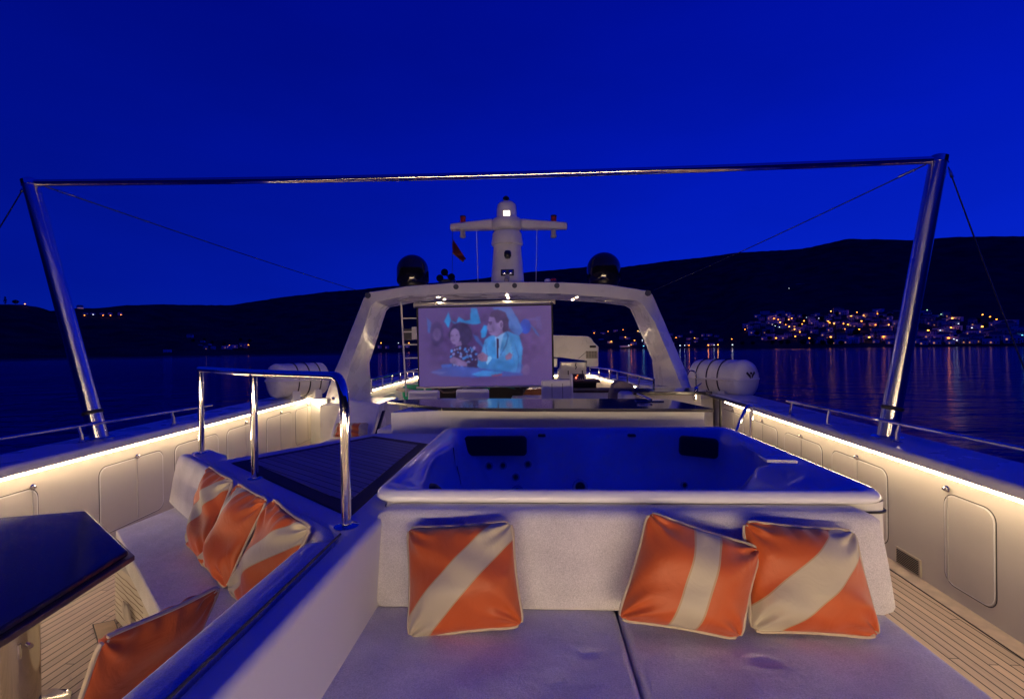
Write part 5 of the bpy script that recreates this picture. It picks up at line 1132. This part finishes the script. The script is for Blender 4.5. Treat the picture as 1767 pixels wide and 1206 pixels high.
# ------------------------------------------------------------------ seats behind the bar
def chair_back(name, label, cat, px0, px1, py, Y, hgt, m, tuft=0, lean=.06, group=None):
    a, b_ = P(px0, py, Y=Y), P(px1, py, Y=Y); w_ = b_.x - a.x; zt = a.z; cx = (a.x + b_.x) / 2
    root = thing(name, label, cat, (cx, Y + .25, 0), group)
    bm = NB(); box(bm, (cx, Y + .04, zt - hgt / 2), (w_, .09, hgt), rx=-lean); obj('backrest', bm, m, root, bevel=.03, seg=4)
    if tuft:
        for k in range(1, tuft): bm = NB(); box(bm, (cx - w_ / 2 + w_ * k / tuft, Y - .008 + 0, zt - hgt / 2), (.008, .012, hgt * .8), rx=-lean); obj('stitch_line', bm, mat('stitching grey', (.3, .28, .27), .8, var=.1), root)
    zs = max(.42, zt - hgt); bm = NB(); box(bm, (cx, Y + .30, zs), (w_, .46, .11)); obj('seat', bm, m, root, bevel=.035, seg=4)
    bm = NB(); lathe(bm, (cx, Y + .3, 0), [(.2, 0), (.2, .015), (.035, .05), (.035, zs - .05)], 20); obj('pedestal', bm, M_chrome, root)
    return root
chair_back('bar_stool', 'white bar stool with a rounded low back, left one behind the bar', 'stool', 703, 757, 674, 5.65, .34, M_fab2)
chair_back('bar_stool', 'white bar stool with square back, right one behind the bar beside the black gear', 'stool', 786, 843, 672, 5.65, .34, M_fab2)
hs = chair_back('helm_chair', 'tall padded helm seat with grey white cushions in front of the console', 'seat', 934, 989, 655.5, 6.2, .50, M_fab2, 3)
bm = NB(); q = P(989, 675, Y=6.2); box(bm, (q.x - .02, 6.24, q.z), (.035, .13, .46)); obj('side_bolster', bm, M_fab2, hs, bevel=.015, seg=3)
root = thing('lounge_seat', 'dark draped seat with white armrests at the right end of the bar', 'seat', P(1075, 690, Y=5.95) * Vector((1, 1, 0)) if False else (P(1075, 690, Y=5.95).x, 6.0, 0))
bm = NB(); rr = []
for k, (dx, dz) in enumerate(((-.16, -.32), (-.15, -.12), (-.10, .02), (-.03, .06), (.06, .04), (.13, .01), (.17, -.03), (.18, -.12), (.17, -.32))): rr.append((dx, dz))
cc = P(1072, 664, Y=6.0); slab(bm, [(cc.x + dx, 5.95, cc.z + dz) for dx, dz in rr], (0, .22, 0)); obj('backrest', bm, mat('brown grey throw', (.20, .16, .15), .85, var=.25, vscale=14, bump=.4, bscale=30), root, bevel=.03, seg=3)
bm = NB(); q0, q1 = P(1068, 684, Y=5.85), P(1102, 680, Y=5.85); box(bm, ((q0.x + q1.x) / 2, 5.85, q0.z - .02), (q1.x - q0.x, .3, .16)); obj('armrest', bm, M_fab2, root, bevel=.05, seg=4)
bm = NB(); box(bm, ((q0.x + q1.x) / 2, 6.0, .3), (.5, .5, .6)); obj('seat_box', bm, M_gel, root, bevel=.02)

# ------------------------------------------------------------------ watercraft and gear under the screen
root = thing('jet_ski', 'green and black water scooter parked under the projection screen', 'water scooter', (-2.2, 10.0, 0))
JY = 9.6
def pj(px, py, y=JY): return P(px, py, Y=y)
bm = NB(); slab(bm, [pj(692, 669), pj(700, 664), pj(722, 659), pj(748, 662), pj(760, 690), pj(752, 705), pj(705, 705), pj(694, 685)], (0, .8, 0)); obj('side_hull', bm, M_green, root, bevel=.05, seg=3)
bm = NB(); slab(bm, [pj(683, 672), pj(690, 667), pj(722, 674), pj(745, 674), pj(745, 679), pj(697, 676)], (0, -.08, 0)); obj('rubbing_strake', bm, mat('grey strake', (.42, .38, .34), .5, var=.1), root, bevel=.012)
bm = NB(); slab(bm, [pj(745, 667), pj(780, 666), pj(800, 655), pj(872, 655), pj(905, 668), pj(900, 700), pj(880, 710), pj(760, 710), pj(748, 690)], (0, .7, 0)); obj('seat_cover', bm, M_blackcover, root, bevel=.05, seg=3)
bm = NB(); slab(bm, [pj(806, 679, JY - .02), pj(841, 668, JY - .02), pj(846, 670, JY - .02), pj(838, 681, JY - .02), pj(815, 686, JY - .02)], (0, .1, 0)); obj('green_panel', bm, M_green, root, bevel=.008)
bm = NB(); tube(bm, [pj(757, 671, JY - .05), pj(765, 677, JY - .05), pj(780, 677, JY - .05), pj(800, 673, JY - .05)], .02, 8); lathe(bm, pj(746.5, 670, JY - .06), [(.035, 0), (.035, .02), (.022, .02), (.022, 0)], 16, axis=(0, 1, 0)); obj('tow_line', bm, mat('taupe rope', (.22, .17, .13), .8, var=.2), root)
bm = NB(); slab(bm, [pj(866, 667, JY - .02), pj(884, 662, JY - .02), pj(900, 670, JY - .02), pj(890, 672, JY - .02)], (0, .05, 0)); obj('teal_panel', bm, mat('teal gel', (.01, .13, .16), .4, var=.1), root, bevel=.006)
for k, (px, py) in enumerate(((893, 668), (899, 664), (904, 670), (909, 666), (901, 674))):
    bm = NB(); lathe(bm, pj(px, py, JY - .12), [(.0, -.03), (.05, -.02), (.06, .03), (.03, .07)], 10, axis=(.3 * k - .6, 1, .2)); obj('handlebar_grip', bm, M_dark, root)
bm = NB(); tube(bm, [pj(878, 665, JY - .1), pj(878, 662, JY - .1)], .02, 8); obj('filler_cap', bm, mat('cream cap', (.5, .45, .36), .5, var=.1), root)
cu = bpy.data.curves.new('lettering', 'FONT'); cu.body = 'SEADOO'; cu.size = .2; cu.extrude = .004; cu.shear = .35
to = bpy.data.objects.new('lettering', cu); C.objects.link(to); bpy.context.view_layer.update()
me = bpy.data.meshes.new_from_object(to.evaluated_get(bpy.context.evaluated_depsgraph_get())); bpy.data.objects.remove(to); me.materials.append(mat('white decal', (.75, .73, .7), .5, var=.03))
lo2 = bpy.data.objects.new('lettering', me); C.objects.link(lo2); lo2.parent = root; q = pj(797, 671.5, JY - .03) - root.location; lo2.location = q
dirv = (pj(829, 666, JY) - pj(797, 671.5, JY)); lo2.scale = (.50, .42, 1); lo2.rotation_euler = (R_(90), -math.atan2(dirv.z, dirv.x), 0)
bm = NB(); slab(bm, [P(892, 676, Y=9.9), P(903, 672, Y=9.9), P(950, 670, Y=9.9), P(950, 684, Y=9.9), P(890, 685, Y=9.9)], (0, .3, 0)); tag(obj('wooden_crate', bm, M_wood, bevel=.01), 'varnished orange wood chest on the forward deck beside the black gear', 'chest')
bm = NB(); prism(bm, [(P(882, 690, Y=9.2).x, 9.2), (P(960, 690, Y=9.2).x, 9.2), (P(960, 690, Y=9.2).x, 9.7), (P(882, 690, Y=9.2).x, 9.7)], 0, P(882, 686, Y=9.2).z); tag(obj('deck_locker', bm, M_gel, bevel=.02), 'low white deck locker below the orange wood chest', 'locker')

# ------------------------------------------------------------------ sun loungers left of the bar
root = thing('sun_lounger', 'white sun lounger with raised back below the left leg of the arch', 'sun lounger', (-2.9, 6.0, 0))
LY = 6.7
q = [P(589, 690, Y=LY), P(655, 700, Y=LY), P(640, 756, Y=LY - .35), P(568, 757, Y=LY - .35)]
bm = NB(); slab(bm, q, (0, .09, .02)); obj('backrest', bm, M_fab2, root, bevel=.02, seg=3)
zs = q[3].z
bm = NB(); prism(bm, [(q[3].x, LY - .33), (q[2].x + .05, LY - .33), (q[2].x + .0, 4.6), (q[3].x - .0, 4.6)], zs - .1, zs); obj('seat_cushion', bm, M_fab2, root, bevel=.03, seg=3)
bm = NB(); prism(bm, [(q[3].x + .03, LY - .1), (q[2].x + .1, LY - .1), (q[2].x - .02, 4.7), (q[3].x + .03, 4.7)], zs - .18, zs - .11); obj('frame', bm, M_darkmetal, root)
for dx, dy in ((.06, 4.8), (.06, 6.4), (.5, 4.8), (.5, 6.4)):
    bm = NB(); tube(bm, [(q[3].x + dx, dy, 0), (q[3].x + dx, dy, zs - .17)], .018, 8); obj('leg', bm, M_darkmetal, root)
bm = NB(); slab(bm, [q[1] + Vector((.03, .02, -.08)), q[1] + Vector((.06, .04, -.08)), q[2] + Vector((.06, .05, 0)), q[2] + Vector((.03, .03, 0))], (0, .05, 0)); obj('back_frame', bm, M_darkmetal, root)
lp_ = pillow('small cream pillow with orange end stripes on the white lounger', [P(580, 729.5, Y=LY - .30), P(636, 729.5, Y=LY - .30), P(634, 755, Y=LY - .42), P(574, 754.5, Y=LY - .42)], (1, 0, .0, 1.0), .06, 31)
# its stripes: two orange bands
pm = [o for o in bpy.data.objects if o.parent == lp_ and o.name.startswith('cover')][0]; m = pillow_mat('cream cover with orange bands', (1, 0, .40, 1.2), (2.0, .85)); pm.data.materials[0] = m
root = thing('sun_lounger', 'low white lounger pad on a dark frame between the tall lounger and the bar', 'sun lounger', (-2.3, 6.6, 0))
a, b_ = P(659, 738, Y=6.4), P(690, 726, Y=6.4)
bm = NB(); prism(bm, [(a.x - .05, 6.3), (b_.x + .35, 6.3), (b_.x + .35, 7.3), (a.x + .05, 7.3)], a.z - .10, a.z); obj('seat_cushion', bm, M_fab2, root, bevel=.04, seg=4)
bm = NB(); prism(bm, [(a.x - .08, 6.28), (b_.x + .35, 6.28), (b_.x + .35, 7.3), (a.x, 7.3)], a.z - .16, a.z - .11); obj('frame', bm, M_teakborder, root)
for dx in (.02, .4):
    bm = NB(); tube(bm, [(a.x + dx, 6.35, 0), (a.x + dx, 6.35, a.z - .15)], .02, 8); obj('leg', bm, M_darkmetal, root)
bm = NB(); prism(bm, [(a.x - .1, 7.35), (b_.x + .4, 7.35), (b_.x + .4, 7.5), (a.x - .1, 7.5)], 0, .62); tag(obj('low_wall', bm, M_gel, bevel=.02), 'low white dividing wall behind the low lounger pad', 'wall')

# ------------------------------------------------------------------ life raft canisters outside the rails
def raft(label, c, ax, length, r, logo):
    c = Vector(c); ax = Vector(ax).normalized(); root = thing('life_raft_canister', label, 'life raft', c - Vector((0, 0, r)))
    h = length / 2
    bm = NB(); lathe(bm, c, [(0, -h)] + [(r * .55, -h * .985), (r * .85, -h * .93), (r * .97, -h * .86)] + [(r * (1.0 + (.018 if k % 2 else 0)), -h * .80 + 1.5 * h * k / 9) for k in range(10)] + [(r * 1.02, h * .74), (r * 1.02, h * .80), (r * .98, h * .84), (r * .9, h * .93), (r * .6, h * .985), (0, h)], 36, axis=ax); obj('canister', bm, M_gel, root, angle=60)
    up = Vector((0, 0, 1)); sd = ax.cross(up).normalized()
    bm = NB(); n = 40; tube(bm, [c + ax * h * 1.0 * math.copysign(abs(math.cos(a)) ** .35, math.cos(a)) * .99 + sd * r * 1.03 * math.copysign(abs(math.sin(a)) ** .35, math.sin(a)) for a in [2 * math.pi * k / n for k in range(n)]], .02, 8, closed=True); obj('flange', bm, M_gel, root)
    for t in (-.55, -.15, .25):
        bm = NB(); tube(bm, [c + ax * h * t + (up * math.cos(a) + sd * math.sin(a)) * r * 1.035 for a in [2 * math.pi * k / 28 for k in range(28)]], .009, 6, closed=True); s_ = obj('strap', bm, M_blackcover, root)
    for t in (-.5, .3):
        bm = NB(); box(bm, c + ax * h * t - Vector((0, 0, r * .9)), (.12, r * 1.7, .16), rz=math.atan2(ax.y, ax.x)); obj('cradle', bm, M_gel, root, bevel=.01)
    if logo:
        f0 = c + ax * h * .992 + up * r * .22 - sd * r * .0
        bm = NB()
        for sg in (-1, 1):
            slab(bm, [f0 + sd * (sg * .015) * 1 + up * -.045 + ax * .0, f0 + sd * sg * .11 + up * .03 - ax * .012, f0 + sd * sg * .085 + up * .055 - ax * .012, f0 + sd * sg * .02 + up * .0], ax * .012)
        obj('emblem', bm, M_dark, root)
        bm = NB(); disc(bm, f0 + up * .03, .018, ax, .012, 10); obj('emblem_dot', bm, M_dark, root)
raft('white life raft canister with black straps and emblem outside the right bulwark', P(1246, 652, Y=7.3), (.55, -.84, 0), .95, .285, True)
raft('white ribbed life raft canister outside the left bulwark behind the hand rail', P(515, 655, Y=7.0), (-.60, -.80, 0), .86, .26, False)
# small bolt heads / cleats near the arch foot
bm = NB(); q = P(575, 690, Y=7.45); lathe(bm, q, [(.03, 0), (.03, .03), (.015, .05)], 12); tag(obj('deck_cleat', bm, M_chrome), 'small chrome cleat at the foot of the left arch leg', 'cleat')
